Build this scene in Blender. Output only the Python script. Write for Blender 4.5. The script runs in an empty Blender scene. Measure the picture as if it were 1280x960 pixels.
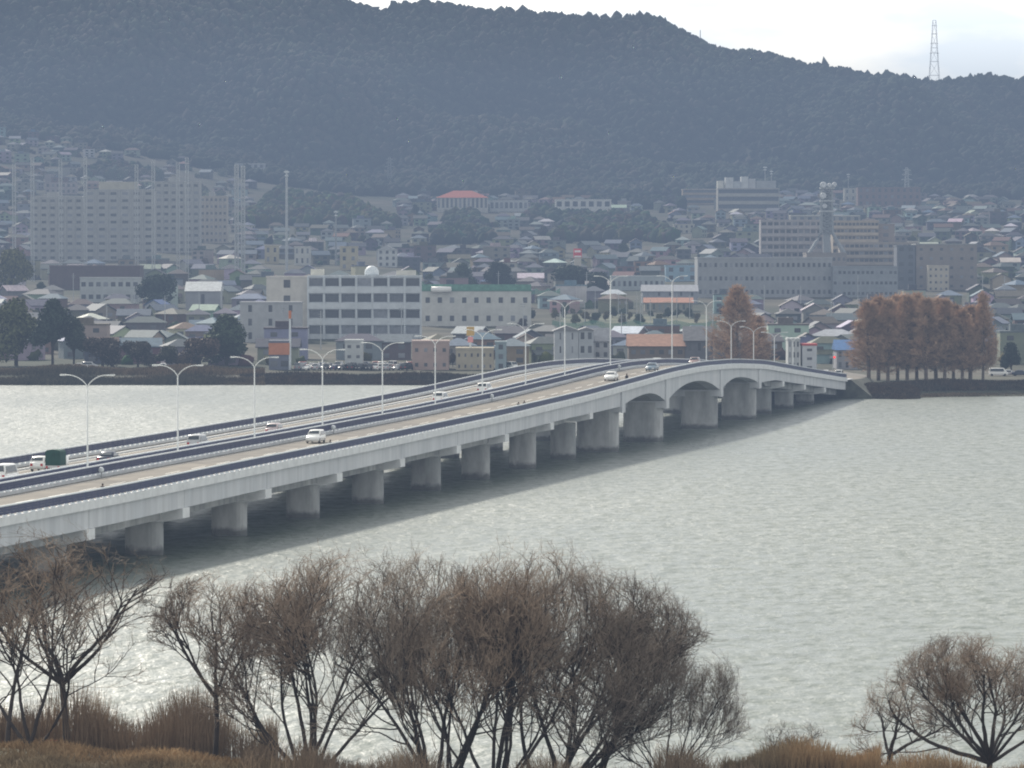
import bpy, math, random
import numpy as np
from mathutils import Vector, Matrix
R = random.Random(7)
NR = np.random.default_rng(11)
S = bpy.context.scene
COL = S.collection
F = 5500.0; HC = 28.6; VH = 335.5; K = 451.0 / F
rad = math.radians

# ------------------------------------------------------------------ projection helpers (reference picture pixels <-> metres)
def PX(u, Y): return (u - 640.0) * Y / F
def PZ(v, Y): return HC - (v - VH) * Y / F
def UV(x, y, z): return 640 + x * F / y, VH + (HC - z) * F / y

# ------------------------------------------------------------------ materials
MATS = {}
def mat(name, col, rough=0.8, var=0.25, scale=1.0, metal=0.0, source=None, emit=0.0, spec=0.3, col2=None, stretch=None, detail=4.0, bump=0.0):
    if name in MATS: return MATS[name]
    m = bpy.data.materials.new(name); m.use_nodes = True
    n, l = m.node_tree.nodes, m.node_tree.links
    b = n['Principled BSDF']; b.inputs['Roughness'].default_value = rough; b.inputs['Metallic'].default_value = metal
    b.inputs['Specular IOR Level'].default_value = spec
    tc = n.new('ShaderNodeTexCoord'); mp = n.new('ShaderNodeMapping'); l.new(tc.outputs['Object'], mp.inputs['Vector'])
    if stretch: mp.inputs['Scale'].default_value = stretch
    nz = n.new('ShaderNodeTexNoise'); nz.inputs['Scale'].default_value = scale; nz.inputs['Detail'].default_value = detail
    nz.inputs['Roughness'].default_value = 0.65
    l.new(mp.outputs['Vector'], nz.inputs['Vector'])
    mr = n.new('ShaderNodeMapRange'); mr.inputs['From Min'].default_value = 0.3; mr.inputs['From Max'].default_value = 0.7
    mr.inputs['To Min'].default_value = 1 - var; mr.inputs['To Max'].default_value = 1 + var
    l.new(nz.outputs['Fac'], mr.inputs['Value'])
    mx = n.new('ShaderNodeMix'); mx.data_type = 'RGBA'; mx.blend_type = 'MULTIPLY'; mx.inputs[0].default_value = 1.0
    if source == 'object':
        oi = n.new('ShaderNodeObjectInfo'); l.new(oi.outputs['Color'], mx.inputs[6])
    elif source == 'attr':
        at = n.new('ShaderNodeAttribute'); at.attribute_name = 'Col'; l.new(at.outputs['Color'], mx.inputs[6])
    elif col2:
        n2 = n.new('ShaderNodeTexNoise'); n2.inputs['Scale'].default_value = scale * 0.23; n2.inputs['Detail'].default_value = 3
        l.new(mp.outputs['Vector'], n2.inputs['Vector'])
        m2 = n.new('ShaderNodeMix'); m2.data_type = 'RGBA'
        m2.inputs[6].default_value = (*col, 1); m2.inputs[7].default_value = (*col2, 1)
        r2 = n.new('ShaderNodeMapRange'); r2.inputs['From Min'].default_value = 0.4; r2.inputs['From Max'].default_value = 0.6
        l.new(n2.outputs['Fac'], r2.inputs['Value']); l.new(r2.outputs['Result'], m2.inputs[0]); l.new(m2.outputs[2], mx.inputs[6])
    else:
        mx.inputs[6].default_value = (*col, 1)
    l.new(mr.outputs['Result'], mx.inputs[7]); l.new(mx.outputs[2], b.inputs['Base Color'])
    if emit:
        b.inputs['Emission Color'].default_value = (*col, 1); b.inputs['Emission Strength'].default_value = emit
    if bump:
        bn = n.new('ShaderNodeBump'); bn.inputs['Strength'].default_value = bump; l.new(nz.outputs['Fac'], bn.inputs['Height']); l.new(bn.outputs['Normal'], b.inputs['Normal'])
    MATS[name] = m
    return m

M_CONC = mat('concrete', (0.53, 0.54, 0.55), 0.85, 0.11, 0.9, col2=(0.47, 0.485, 0.50), stretch=(1, 1, 0.12))
M_CONCL = mat('pale_concrete', (0.62, 0.63, 0.63), 0.85, 0.12, 0.8)
def stain(m):
    n, l = m.node_tree.nodes, m.node_tree.links; b = n['Principled BSDF']; src = b.inputs['Base Color'].links[0].from_socket
    tc = n.new('ShaderNodeTexCoord'); sp = n.new('ShaderNodeSeparateXYZ'); l.new(tc.outputs['Object'], sp.inputs[0])
    nz = n.new('ShaderNodeTexNoise'); nz.inputs['Scale'].default_value = 1.2; nz.inputs['Detail'].default_value = 4; l.new(tc.outputs['Object'], nz.inputs['Vector'])
    ad = n.new('ShaderNodeMath'); ad.operation = 'MULTIPLY_ADD'; l.new(nz.outputs['Fac'], ad.inputs[0]); ad.inputs[1].default_value = -1.1; l.new(sp.outputs['Z'], ad.inputs[2])
    mr = n.new('ShaderNodeMapRange'); mr.inputs['From Min'].default_value = -.1; mr.inputs['From Max'].default_value = .45; mr.inputs['To Min'].default_value = .3; mr.inputs['To Max'].default_value = 1; l.new(ad.outputs[0], mr.inputs['Value'])
    mx = n.new('ShaderNodeMix'); mx.data_type = 'RGBA'; mx.blend_type = 'MULTIPLY'; mx.inputs[0].default_value = 1; l.new(src, mx.inputs[6]); l.new(mr.outputs[0], mx.inputs[7]); l.new(mx.outputs[2], b.inputs['Base Color'])
M_PIER = mat('pier_concrete', (0.36, 0.365, 0.36), 0.9, 0.28, 0.6, col2=(0.27, 0.28, 0.28), stretch=(1, 1, 0.35))
stain(M_PIER)
M_ROAD = mat('roadway_surface', (0.155, 0.138, 0.115), 0.9, 0.22, 0.35, col2=(0.115, 0.105, 0.092))
M_LINE = mat('road_paint', (0.7, 0.7, 0.66), 0.8, 0.15, 2.0)
M_NAVY = mat('navy_paint', (0.022, 0.030, 0.085), 0.55, 0.2, 2.0)
M_RAILW = mat('pale_rail', (0.62, 0.66, 0.68), 0.5, 0.1, 2.0)
M_LAMP = mat('lamp_paint', (0.62, 0.64, 0.63), 0.5, 0.08, 2.0)
M_GLASS = mat('dark_glass', (0.03, 0.04, 0.05), 0.15, 0.2, 1.0, spec=0.5)
M_TYRE = mat('tyre_rubber', (0.02, 0.02, 0.02), 0.9, 0.1, 5.0)
M_RIM = mat('rim_metal', (0.45, 0.45, 0.46), 0.4, 0.1, 5.0, metal=0.6)
M_CAR = mat('car_paint', (1, 1, 1), 0.3, 0.03, 2.0, source='object', spec=0.5)
M_HEADL = mat('headlight_glass', (0.8, 0.8, 0.78), 0.2, 0.05, 5.0)
M_TAILL = mat('taillight_glass', (0.4, 0.02, 0.02), 0.3, 0.05, 5.0)
M_OBJ = mat('painted_wall', (1, 1, 1), 0.85, 0.14, 0.35, source='object')
M_ROOF = mat('roof_tile', (1, 1, 1), 0.7, 0.25, 0.9, source='object', spec=0.2)
M_ATTR = mat('mixed_paint', (1, 1, 1), 0.8, 0.15, 0.4, source='attr')
M_FOREST = mat('forest_leaf', (1, 1, 1), 0.95, 0.35, 0.35, source='attr', spec=0.05)
M_BARK = mat('dark_bark', (0.034, 0.028, 0.025), 0.95, 0.4, 1.5)
M_TWIG = mat('brown_twig', (0.23, 0.175, 0.13), 0.95, 0.3, 0.5, col2=(0.165, 0.135, 0.11))
M_TWIGG = mat('grey_twig', (0.205, 0.165, 0.13), 0.95, 0.3, 0.5, col2=(0.145, 0.122, 0.102))
M_RUST = mat('rust_needle', (0.44, 0.29, 0.19), 0.95, 0.3, 0.35, col2=(0.36, 0.25, 0.17))
M_BARKL = mat('grey_bark', (0.15, 0.12, 0.10), 0.95, 0.3, 1.0)
M_LEAF = mat('evergreen_leaf', (1, 1, 1), 0.8, 0.35, 0.6, source='object', spec=0.15)
M_STEEL = mat('pale_steel', (0.42, 0.44, 0.45), 0.6, 0.15, 1.0)
M_GALV = mat('grey_steel', (0.26, 0.28, 0.29), 0.6, 0.15, 1.0)
M_GLASSB = mat('window_glass', (1, 1, 1), 0.3, 0.35, 0.6, spec=0.4, source='object')
WR = random.Random(5)
def glassc():
    k = WR.choice([.05, .06, .07, .09, .12, .22]); return (k * .95, k, k * 1.12)
M_HEDGE = mat('hedge_leaf', (0.06, 0.055, 0.048), 0.95, 0.45, 0.5, col2=(0.07, 0.05, 0.036), spec=0.05)
M_REED = mat('dry_reed', (0.33, 0.22, 0.12), 0.95, 0.45, 0.25, col2=(0.17, 0.13, 0.08), spec=0.05)
M_REEDD = mat('dark_reed', (0.36, 0.26, 0.165), 0.95, 0.4, 0.12, col2=(0.16, 0.12, 0.085), spec=0.05)

# ------------------------------------------------------------------ object helpers
def put(o, label=None, cat=None, group=None, kind=None):
    if label: o['label'] = label
    if cat: o['category'] = cat
    if group: o['group'] = group
    if kind: o['kind'] = kind
    return o
def thing(name, label, cat, loc=(0, 0, 0), rz=0.0, group=None):
    o = bpy.data.objects.new(name, None); COL.objects.link(o)
    o.location = loc; o.rotation_euler = (0, 0, rz)
    return put(o, label, cat, group)
def link(name, me, parent=None, loc=(0, 0, 0), rz=0.0, color=None):
    o = bpy.data.objects.new(name, me); COL.objects.link(o)
    if parent is not None: o.parent = parent
    o.location = loc; o.rotation_euler = (0, 0, rz)
    if color: o.color = (*color, 1)
    return o
def copy_tree(o, parent=None):
    c = o.copy(); COL.objects.link(c); c.parent = parent
    for ch in list(o.children): copy_tree(ch, c)
    return c

class MB:
    def __init__(s): s.v = []; s.f = []
    def box(s, x0, x1, y0, y1, z0, z1):
        b = len(s.v)
        s.v += [(x0, y0, z0), (x1, y0, z0), (x1, y1, z0), (x0, y1, z0), (x0, y0, z1), (x1, y0, z1), (x1, y1, z1), (x0, y1, z1)]
        s.f += [tuple(b + i for i in q) for q in ((0, 3, 2, 1), (4, 5, 6, 7), (0, 1, 5, 4), (1, 2, 6, 5), (2, 3, 7, 6), (3, 0, 4, 7))]
        return s
    def poly(s, pts, faces):
        b = len(s.v); s.v += [tuple(p) for p in pts]; s.f += [tuple(b + i for i in q) for q in faces]; return s
    def prism(s, pts, axis, a0, a1):
        """closed polygon (list of 2D) extruded along an axis 0/1/2"""
        def mk(p, a):
            if axis == 0: return (a, p[0], p[1])
            if axis == 1: return (p[0], a, p[1])
            return (p[0], p[1], a)
        b = len(s.v); n = len(pts)
        s.v += [mk(p, a0) for p in pts] + [mk(p, a1) for p in pts]
        s.f += [tuple(b + i for i in range(n)), tuple(b + n + i for i in reversed(range(n)))]
        s.f += [(b + i, b + n + i, b + n + (i + 1) % n, b + (i + 1) % n) for i in range(n)]
        return s
    def tube(s, pts, radii, sides=6, cap=True):
        pts = [Vector(p) for p in pts]; b = len(s.v); n = len(pts)
        if not isinstance(radii, (list, tuple)): radii = [radii] * n
        for i, p in enumerate(pts):
            t = (pts[min(i + 1, n - 1)] - pts[max(i - 1, 0)]).normalized()
            a = Vector((0, 0, 1)) if abs(t.z) < 0.9 else Vector((1, 0, 0))
            e1 = t.cross(a).normalized(); e2 = t.cross(e1)
            for k in range(sides):
                w = 2 * math.pi * k / sides
                s.v.append(tuple(p + (e1 * math.cos(w) + e2 * math.sin(w)) * radii[i]))
        for i in range(n - 1):
            for k in range(sides):
                k2 = (k + 1) % sides
                s.f.append((b + i * sides + k, b + (i + 1) * sides + k, b + (i + 1) * sides + k2, b + i * sides + k2))
        if cap:
            s.f.append(tuple(b + k for k in range(sides))); s.f.append(tuple(b + (n - 1) * sides + k for k in reversed(range(sides))))
        return s
    def lathe(s, prof, sides=16, c=(0, 0, 0), axis=2):
        b = len(s.v); n = len(prof)
        for r, z in prof:
            for k in range(sides):
                w = 2 * math.pi * k / sides; p = (r * math.cos(w), r * math.sin(w), z)
                if axis == 1: p = (p[0], p[2], p[1])
                if axis == 0: p = (p[2], p[0], p[1])
                s.v.append((c[0] + p[0], c[1] + p[1], c[2] + p[2]))
        for i in range(n - 1):
            for k in range(sides):
                k2 = (k + 1) % sides
                s.f.append((b + i * sides + k, b + i * sides + k2, b + (i + 1) * sides + k2, b + (i + 1) * sides + k))
        s.f.append(tuple(b + k for k in reversed(range(sides)))); s.f.append(tuple(b + (n - 1) * sides + k for k in range(sides)))
        return s
    def mesh(s, name, m, smooth=False):
        me = bpy.data.meshes.new(name); me.from_pydata(s.v, [], s.f); me.materials.append(m)
        if smooth: me.polygons.foreach_set('use_smooth', [True] * len(me.polygons))
        me.validate(); me.update(); return me
    def build(s, name, m, parent=None, loc=(0, 0, 0), rz=0.0, color=None, smooth=False):
        return link(name, s.mesh(name, m, smooth), parent, loc, rz, color)

def np_mesh(name, V, Fc, m, cols=None, smooth=False):
    """V (n,3), Fc (k,3) or (k,4) index arrays"""
    V = np.ascontiguousarray(V, dtype=np.float32); Fc = np.ascontiguousarray(Fc, dtype=np.int32)
    me = bpy.data.meshes.new(name); k = Fc.shape[1]
    me.vertices.add(len(V)); me.vertices.foreach_set('co', V.ravel())
    me.loops.add(Fc.size); me.loops.foreach_set('vertex_index', Fc.ravel())
    me.polygons.add(len(Fc)); me.polygons.foreach_set('loop_start', np.arange(0, Fc.size, k, dtype=np.int32))
    if smooth: me.polygons.foreach_set('use_smooth', np.ones(len(Fc), dtype=bool))
    if cols is not None:
        a = me.color_attributes.new('Col', 'FLOAT_COLOR', 'POINT')
        c = np.ones((len(V), 4), dtype=np.float32); c[:, :3] = cols; a.data.foreach_set('color', c.ravel())
    me.materials.append(m); me.update(calc_edges=True); me.validate(); return me

# ------------------------------------------------------------------ terrain of the far shore
UK = np.array([-400, 0, 150, 300, 450, 600, 750, 900, 1050, 1280, 1700], float)
DK = np.array([1200, 1300, 1500, 1700, 2000, 2400, 2900, 3300, 3700, 3950, 4250, 4500, 4800, 5400], float)
RIDGE_U = [-400, 0, 200, 400, 430, 445, 470, 500, 530, 560, 600, 640, 690, 740, 780, 820, 850, 880, 900, 930, 960, 1000, 1050, 1080, 1120, 1150, 1170, 1200, 1240, 1280, 1700]
RIDGE_V = [-95, -70, -42, -12, 6, 13, 21, 17, 10, 14, 20, 22, 25, 30, 27, 29, 45, 60, 69, 71, 75, 85, 93, 100, 104, 110, 111, 106, 105, 109, 120]
def rowz(v, D): return HC - (np.array(v, float) - VH) * D / F
_rows = {
 1200: [451] * 11, 1300: [440] * 11, 1500: [413] * 11, 1700: [385] * 11, 2000: [354, 352, 352, 352, 354, 356, 356, 352, 350, 350, 350],
 2400: [318, 318, 318, 318, 320, 324, 324, 316, 314, 314, 314], 2900: [276, 278, 280, 286, 290, 292, 292, 284, 282, 282, 282],
 3300: [225, 228, 232, 252, 262, 264, 264, 262, 258, 262, 262], 3700: [165, 172, 188, 212, 236, 244, 242, 240, 242, 248, 250],
 3950: [140, 150, 168, 192, 214, 224, 220, 216, 222, 228, 232],
}
ZT = np.zeros((len(DK), len(UK)))
for i, D in enumerate(DK):
    if D in _rows: ZT[i] = rowz(_rows[D], D)
rv = np.interp(UK, RIDGE_U, RIDGE_V)
for i, D in enumerate(DK):
    if D == 4250: ZT[i] = rowz(0.5 * np.array(_rows[3950]) + 0.5 * rv + 4, D)
    if D == 4500: ZT[i] = rowz(rv, D)
    if D == 4800: ZT[i] = rowz(rv, 4500) - 25
    if D == 5400: ZT[i] = rowz(rv, 4500) - 160
def shore(u):
    return np.interp(u, [-600, 300, 660, 800, 950, 1060, 1130, 1180, 1280, 1800], [1077, 1080, 1074, 1020, 985, 964, 957, 968, 974, 990])
def tz(x, Y):
    x = np.asarray(x, float); Y = np.asarray(Y, float)
    u = 640 + x * F / Y
    uu = np.clip(u, UK[0], UK[-1]); DD = np.clip(Y, DK[0], DK[-1])
    i = np.clip(np.searchsorted(DK, DD) - 1, 0, len(DK) - 2); j = np.clip(np.searchsorted(UK, uu) - 1, 0, len(UK) - 2)
    a = (DD - DK[i]) / (DK[i + 1] - DK[i]); b = (uu - UK[j]) / (UK[j + 1] - UK[j])
    z = (ZT[i, j] * (1 - a) + ZT[i + 1, j] * a) * (1 - b) + (ZT[i, j + 1] * (1 - a) + ZT[i + 1, j + 1] * a) * b
    rz_ = rowz(np.interp(uu, RIDGE_U, RIDGE_V), 4500)
    w = np.clip(1 - np.abs(Y - 4500) / 300, 0, 1)                                   # exact ridge profile at the crest
    zr = ZT[11, j] * (1 - b) + ZT[11, j + 1] * b
    z = z + w * (rz_ - zr)
    m = np.clip((Y - 3750) / 250, 0, 1) * np.clip((4480 - Y) / 250, 0, 1)
    z = z + m * (30 * np.sin(x / 95 + Y / 190 + .8 * np.sin(Y / 160)) + 15 * np.sin(x / 41 - Y / 105 + 1.3) + 7 * np.sin(x / 19 + Y / 60))
    t = Y - shore(u)
    near = 3.0 * np.clip(t / 16, 0, 1) - 0.6
    right = np.clip((u - 1110) / 40, 0, 1)
    near = near * (1 - right) + right * (np.clip(t / 20, 0, 1) * 0.75 + 2.2 * np.clip((t - 22) / 9, 0, 1) - 0.35)
    g = np.clip((Y - 1120) / 80, 0, 1)
    z = np.where(Y < 1200, near * (1 - g) + z * g, z)
    return z
def ground_at(u, v, lo=1130, hi=4400):
    """first distance where the ground shows at picture row v in column u"""
    Ds = np.arange(lo, hi, 4.0); zz = tz(PX(u, Ds), Ds); vv = VH + (HC - zz) * F / Ds
    k = np.argmax(vv <= v)
    return float(Ds[k]) if vv[k] <= v else float(Ds[-1])

# land sheet
us = np.arange(-560, 1841, 12.0)
ts = np.concatenate([np.arange(-14, 60, 4.0), np.arange(64, 300, 12.0)])
rows = []
for k in range(len(ts) + 150):
    if k < len(ts):
        Yr = shore(us) + ts[k]
    else:
        q = (k - len(ts) + 1) / 150.0
        y0 = shore(us) + ts[-1]; Yr = y0 + (5400 - y0) * q
    X = (us - 640) * Yr / F
    rows.append(np.stack([X, Yr, tz(X, Yr)], 1))
V = np.concatenate(rows); nu = len(us); nr = len(rows)
ii, jj = np.meshgrid(np.arange(nr - 1), np.arange(nu - 1), indexing='ij')
a = (ii * nu + jj).ravel()
M_LAND = mat('land_ground', (0.085, 0.078, 0.062), 0.95, 0.35, 0.05, col2=(0.05, 0.056, 0.04), spec=0.1)
land = link('terrain', np_mesh('terrain', V, np.stack([a, a + 1, a + nu + 1, a + nu], 1), M_LAND, smooth=True)); put(land, kind='structure')

# ------------------------------------------------------------------ water
def water_mat():
    m = bpy.data.materials.new('lake_water'); m.use_nodes = True
    n, l = m.node_tree.nodes, m.node_tree.links; b = n['Principled BSDF']
    b.inputs['Base Color'].default_value = (0.03, 0.050, 0.030, 1); b.inputs['Roughness'].default_value = 0.2; b.inputs['IOR'].default_value = 1.75
    tc = n.new('ShaderNodeTexCoord')
    def noise(scale, detail, st, rough=0.6):
        mp = n.new('ShaderNodeMapping'); mp.inputs['Scale'].default_value = st; l.new(tc.outputs['Object'], mp.inputs['Vector'])
        z = n.new('ShaderNodeTexNoise'); z.inputs['Scale'].default_value = scale; z.inputs['Detail'].default_value = detail; z.inputs['Roughness'].default_value = rough
        l.new(mp.outputs['Vector'], z.inputs['Vector']); return z.outputs['Fac']
    def math_(op, x, y):
        q = n.new('ShaderNodeMath'); q.operation = op
        for i, w in enumerate((x, y)):
            if isinstance(w, (int, float)): q.inputs[i].default_value = w
            else: l.new(w, q.inputs[i])
        return q.outputs[0]
    rip = noise(0.8, 3, (1.0, 0.55, 1))
    swell = noise(0.2, 3, (0.8, 0.5, 1))
    gust = noise(0.009, 3, (1.0, 0.45, 1), 0.55)
    h = math_('ADD', math_('MULTIPLY', rip, 0.6), math_('MULTIPLY', swell, 1.3))
    bn = n.new('ShaderNodeBump'); bn.inputs['Strength'].default_value = 0.42; bn.inputs['Distance'].default_value = 1.0
    l.new(h, bn.inputs['Height']); l.new(bn.outputs['Normal'], b.inputs['Normal'])
    mr = n.new('ShaderNodeMapRange'); mr.inputs['From Min'].default_value = 0.38; mr.inputs['From Max'].default_value = 0.62
    mr.inputs['To Min'].default_value = 0.5; mr.inputs['To Max'].default_value = 0.26; chop = noise(0.5, 4, (1.0, 0.5, 1), .7); l.new(math_('ADD', math_('MULTIPLY', gust, 0.45), math_('MULTIPLY', chop, 0.55)), mr.inputs['Value'])
    m3 = n.new('ShaderNodeMapRange'); m3.inputs['From Min'].default_value = .4; m3.inputs['From Max'].default_value = .6; m3.inputs['To Min'].default_value = .5; m3.inputs['To Max'].default_value = 1.75; l.new(chop, m3.inputs['Value']); l.new(m3.outputs[0], b.inputs['Specular IOR Level']); l.new(mr.outputs['Result'], b.inputs['Roughness'])
    return m
wm = water_mat()
w = MB().poly([(-900, 120, 0), (900, 120, 0), (900, 1150, 0), (-900, 1150, 0)], [(0, 1, 2, 3)]).build('water', wm); put(w, kind='structure')

# ------------------------------------------------------------------ bridge
LX, LY = 90.69, 451.0; LL = math.hypot(LX, LY); NX, NY = LY / LL, -LX / LL; UXD, UYD = LX / LL, LY / LL
HEAD = math.atan2(-LX, LY)     # rotation so that local +y runs along the bridge
PD = [0.5, 0.84, 0.93, 1.03, 1.16, 1.33, 1.46, 1.56, 1.63, 1.70, 1.78, 1.87, 1.973, 2.056, 2.146, 2.3]
PZv = [6.7, 6.78, 6.9, 7.3, 7.72, 8.45, 9.3, 10.25, 10.95, 11.25, 10.95, 9.9, 7.7, 6.0, 4.2, 3.4]
_dd = np.linspace(0.5, 2.3, 361); _zz = np.interp(_dd, PD, PZv)
_ker = np.hanning(17); _ker /= _ker.sum(); _zs = np.convolve(np.pad(_zz, 8, mode='edge'), _ker, 'valid')
def prof(d): return float(np.interp(d, _dd, _zs))
def bp(d, o, dz=0.0):
    return (-43.54 + 90.69 * (d - 1) + o * NX, LY * d + o * NY, prof(d) + dz)
D0, D1 = 0.62, 2.146
STN = list(np.arange(D0, D1 + 1e-6, (D1 - D0) / 190))
def sweep(sec, ds=STN, caps=True):
    mb = MB(); rings = [[bp(d, o, z) for o, z in sec(d)] for d in ds]; n = len(rings[0])
    for r in rings: mb.v += r
    for i in range(len(ds) - 1):
        for k in range(n):
            k2 = (k + 1) % n
            mb.f.append((i * n + k, i * n + k2, (i + 1) * n + k2, (i + 1) * n + k))
    if caps:
        mb.f.append(tuple(reversed(range(n)))); mb.f.append(tuple((len(ds) - 1) * n + k for k in range(n)))
    return mb
def rect(o0, o1, z0, z1): return lambda d: [(o0, z0), (o1, z0), (o1, z1), (o0, z1)]
MAINP = [1.528, 1.62, 1.75, 1.855]
SMALLP = [0.695, 0.765, 0.836, 0.907, 0.978, 1.049, 1.1195, 1.190, 1.261, 1.329, 1.400, 1.468, 1.926, 1.996, 2.066]
def gdepth(d):
    if d < 1.43: return 2.35
    if d < 1.528: return 2.35 + 0.5 * (d - 1.43) / 0.098
    segs = [(1.528, 1.62, 2.85, 2.0, 4.4), (1.62, 1.75, 4.4, 2.0, 4.4), (1.75, 1.855, 4.4, 2.1, 3.2)]
    for p, q, e0, c, e1 in segs:
        if d <= q:
            t = 2 * (d - p) / (q - p) - 1; e = e0 if t < 0 else e1
            return c + (e - c) * abs(t) ** 2.2
    return max(2.3, 3.2 - (d - 1.855) / 0.05 * 0.9)
def axis_box(mb, d, o0, o1, a, z0, z1):
    """box across the bridge: o0..o1 lateral, +-a along, absolute z"""
    c = bp(d, 0); P = []
    for z in (z0, z1):
        for o, s in ((o0, -a), (o1, -a), (o1, a), (o0, a)):
            P.append((c[0] + o * NX + s * UXD, c[1] + o * NY + s * UYD, z))
    mb.poly(P, [(0, 3, 2, 1), (4, 5, 6, 7), (0, 1, 5, 4), (1, 2, 6, 5), (2, 3, 7, 6), (3, 0, 4, 7)])
def make_bridge(s, label):
    b = thing('road_bridge', label, 'bridge', (0, 0, 0))
    def sw(o0, o1, z0, z1): return sweep(rect(min(s * o0, s * o1), max(s * o0, s * o1), z0, z1))
    sw(1.5, 13.0, -0.28, 0.0).build('roadway', M_ROAD, b)
    sw(12.99, 13.5, -0.5, 0.28).build('edge_beam', M_CONCL, b)
    sw(1.0, 1.51, -0.5, 0.32).build('median_kerb', M_CONC, b)
    sw(10.6, 10.85, 0.004, 0.2).build('footway_kerb', M_CONCL, b)
    for o in (2.2, 10.2): sw(o, o + 0.15, -0.1, 0.006).build('edge_line', M_LINE, b)
    d = D0
    while d < D1 - 0.02:
        P = [bp(d, s * 6.1, 0.006), bp(d, s * 6.25, 0.006), bp(d + 0.012, s * 6.25, 0.006), bp(d + 0.012, s * 6.1, 0.006)]
        MB().poly(P, [(0, 1, 2, 3)] if s > 0 else [(3, 2, 1, 0)]).build('lane_marking', M_LINE, b); d += 0.022
    g = sweep(lambda d: [(min(s * 2.2, s * 13.1), -gdepth(d)), (max(s * 2.2, s * 13.1), -gdepth(d)), (max(s * 2.2, s * 13.1), -0.29), (min(s * 2.2, s * 13.1), -0.29)])
    g.build('girder', M_CONC, b)
    sweep(lambda d: [(min(s * 6.2, s * 11.0), -max(gdepth(d), 3.45 if (d < 1.45 or d > 1.9) else 0) - .02), (max(s * 6.2, s * 11.0), -max(gdepth(d), 3.45 if (d < 1.45 or d > 1.9) else 0) - .02), (max(s * 6.2, s * 11.0), -gdepth(d) + .3), (min(s * 6.2, s * 11.0), -gdepth(d) + .3)]).build('main_girder', M_PIER, b)
    # railings: flat bars and posts, pale handrail
    def railing(o, z0, posts=True):
        mb = MB(); ft = MB()
        for z, h in ((0.16, 0.22), (0.40, 0.22), (0.64, 0.2)):
            q = sweep(rect(o - 0.05, o + 0.05, z0 + z, z0 + z + h)); mb.poly(q.v, q.f)
        d = D0 + 0.001
        while d < D1:
            c = bp(d, o, z0)
            axis_box(mb, d, o - 0.03, o + 0.03, 0.12, c[2] + 0.12, c[2] + 0.86); axis_box(ft, d, o - 0.1, o + 0.1, 0.45, c[2] - 0.02, c[2] + 0.13); d += 2.0 / LL
        r = mb.build('railing', M_NAVY, b); put(ft.build('gap_light_block', M_RAILW, r), kind='stuff')  # pale blocks stand in for light showing through gaps under the bars
        sweep(rect(o - 0.07, o + 0.07, z0 + 0.87, z0 + 0.99)).build('handrail', M_RAILW, r)
    railing(s * 13.25, 0.28); railing(s * 1.25, 0.32)
    for d in SMALLP + MAINP:
        big = d in MAINP; zt = prof(d); gd = gdepth(d)
        if s < 0 and d in SMALLP and d > 2.0: continue
        mb = MB(); o0, o1, a = (5.9, 12.6, 1.8) if big else (7.0, 10.9, 1.2)
        ztop = zt - gd - (0.0 if big else 1.35)
        c = bp(d, 0); ring = []
        N = 10
        for k in range(N + 1):
            w_ = math.pi / 2 + math.pi * k / N; ring.append((o0 + a + a * math.cos(w_), a * math.sin(w_)))
        for k in range(N + 1):
            w_ = -math.pi / 2 + math.pi * k / N; ring.append((o1 - a + a * math.cos(w_), a * math.sin(w_)))
        n = len(ring)
        for z in (-1.5, ztop):
            mb.v += [(c[0] + s * o * NX + t * UXD, c[1] + s * o * NY + t * UYD, z) for o, t in ring]
        mb.f += [(k, (k + 1) % n, n + (k + 1) % n, n + k) for k in range(n)] + [tuple(range(n - 1, -1, -1)), tuple(range(n, 2 * n))]
        p = mb.build('pier', M_PIER, b)
        cb = MB()
        if big:
            axis_box(cb, d, s * 13.08, s * 13.38, 1.5, zt - gd - 1.0, zt - 0.6)
            axis_box(cb, d, s * 3.0, s * 13.06, 1.6, zt - gd - 0.9, zt - gd + 0.3)
        else:
            P = []
            for t in (-1.3, 1.3):
                for o, z in ((2.6, 2.36), (13.3, 2.36), (13.3, 3.35), (11.2, 3.75), (6.8, 3.75), (2.6, 3.35)):
                    P.append((c[0] + s * o * NX + t * UXD, c[1] + s * o * NY + t * UYD, zt - z))
            cb.poly(P, [(0, 1, 2, 3, 4, 5), (11, 10, 9, 8, 7, 6)] + [(k, k + 6, (k + 1) % 6 + 6, (k + 1) % 6) for k in range(6)])
        cb.build('crosshead', M_CONCL if not big else M_CONC, b)  # small crossheads get paler concrete, standing in for skylight on their ends
    for d in SMALLP:
        zt = prof(d); jb = MB(); axis_box(jb, d, s * 13.09, s * 13.115, 0.05, zt - gdepth(d) + .02, zt - .52); jb.build('expansion_joint', M_GALV, b)
    ab = MB(); axis_box(ab, 2.156, s * 1.0, s * 13.6, 4.6, -1.0, 4.25); ab.build('abutment', M_CONC, b)
    return b
B1 = make_bridge(1, 'pale grey concrete bridge whose arched navy-railed side and piers face the open lake')
B2 = make_bridge(-1, 'concrete bridge behind the lamp row, its piers mostly hidden by the pale bridge')
md = sweep(rect(-0.98, 0.98, -0.6, 0.1)); md.build('median_slab', M_CONC, B1)

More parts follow.
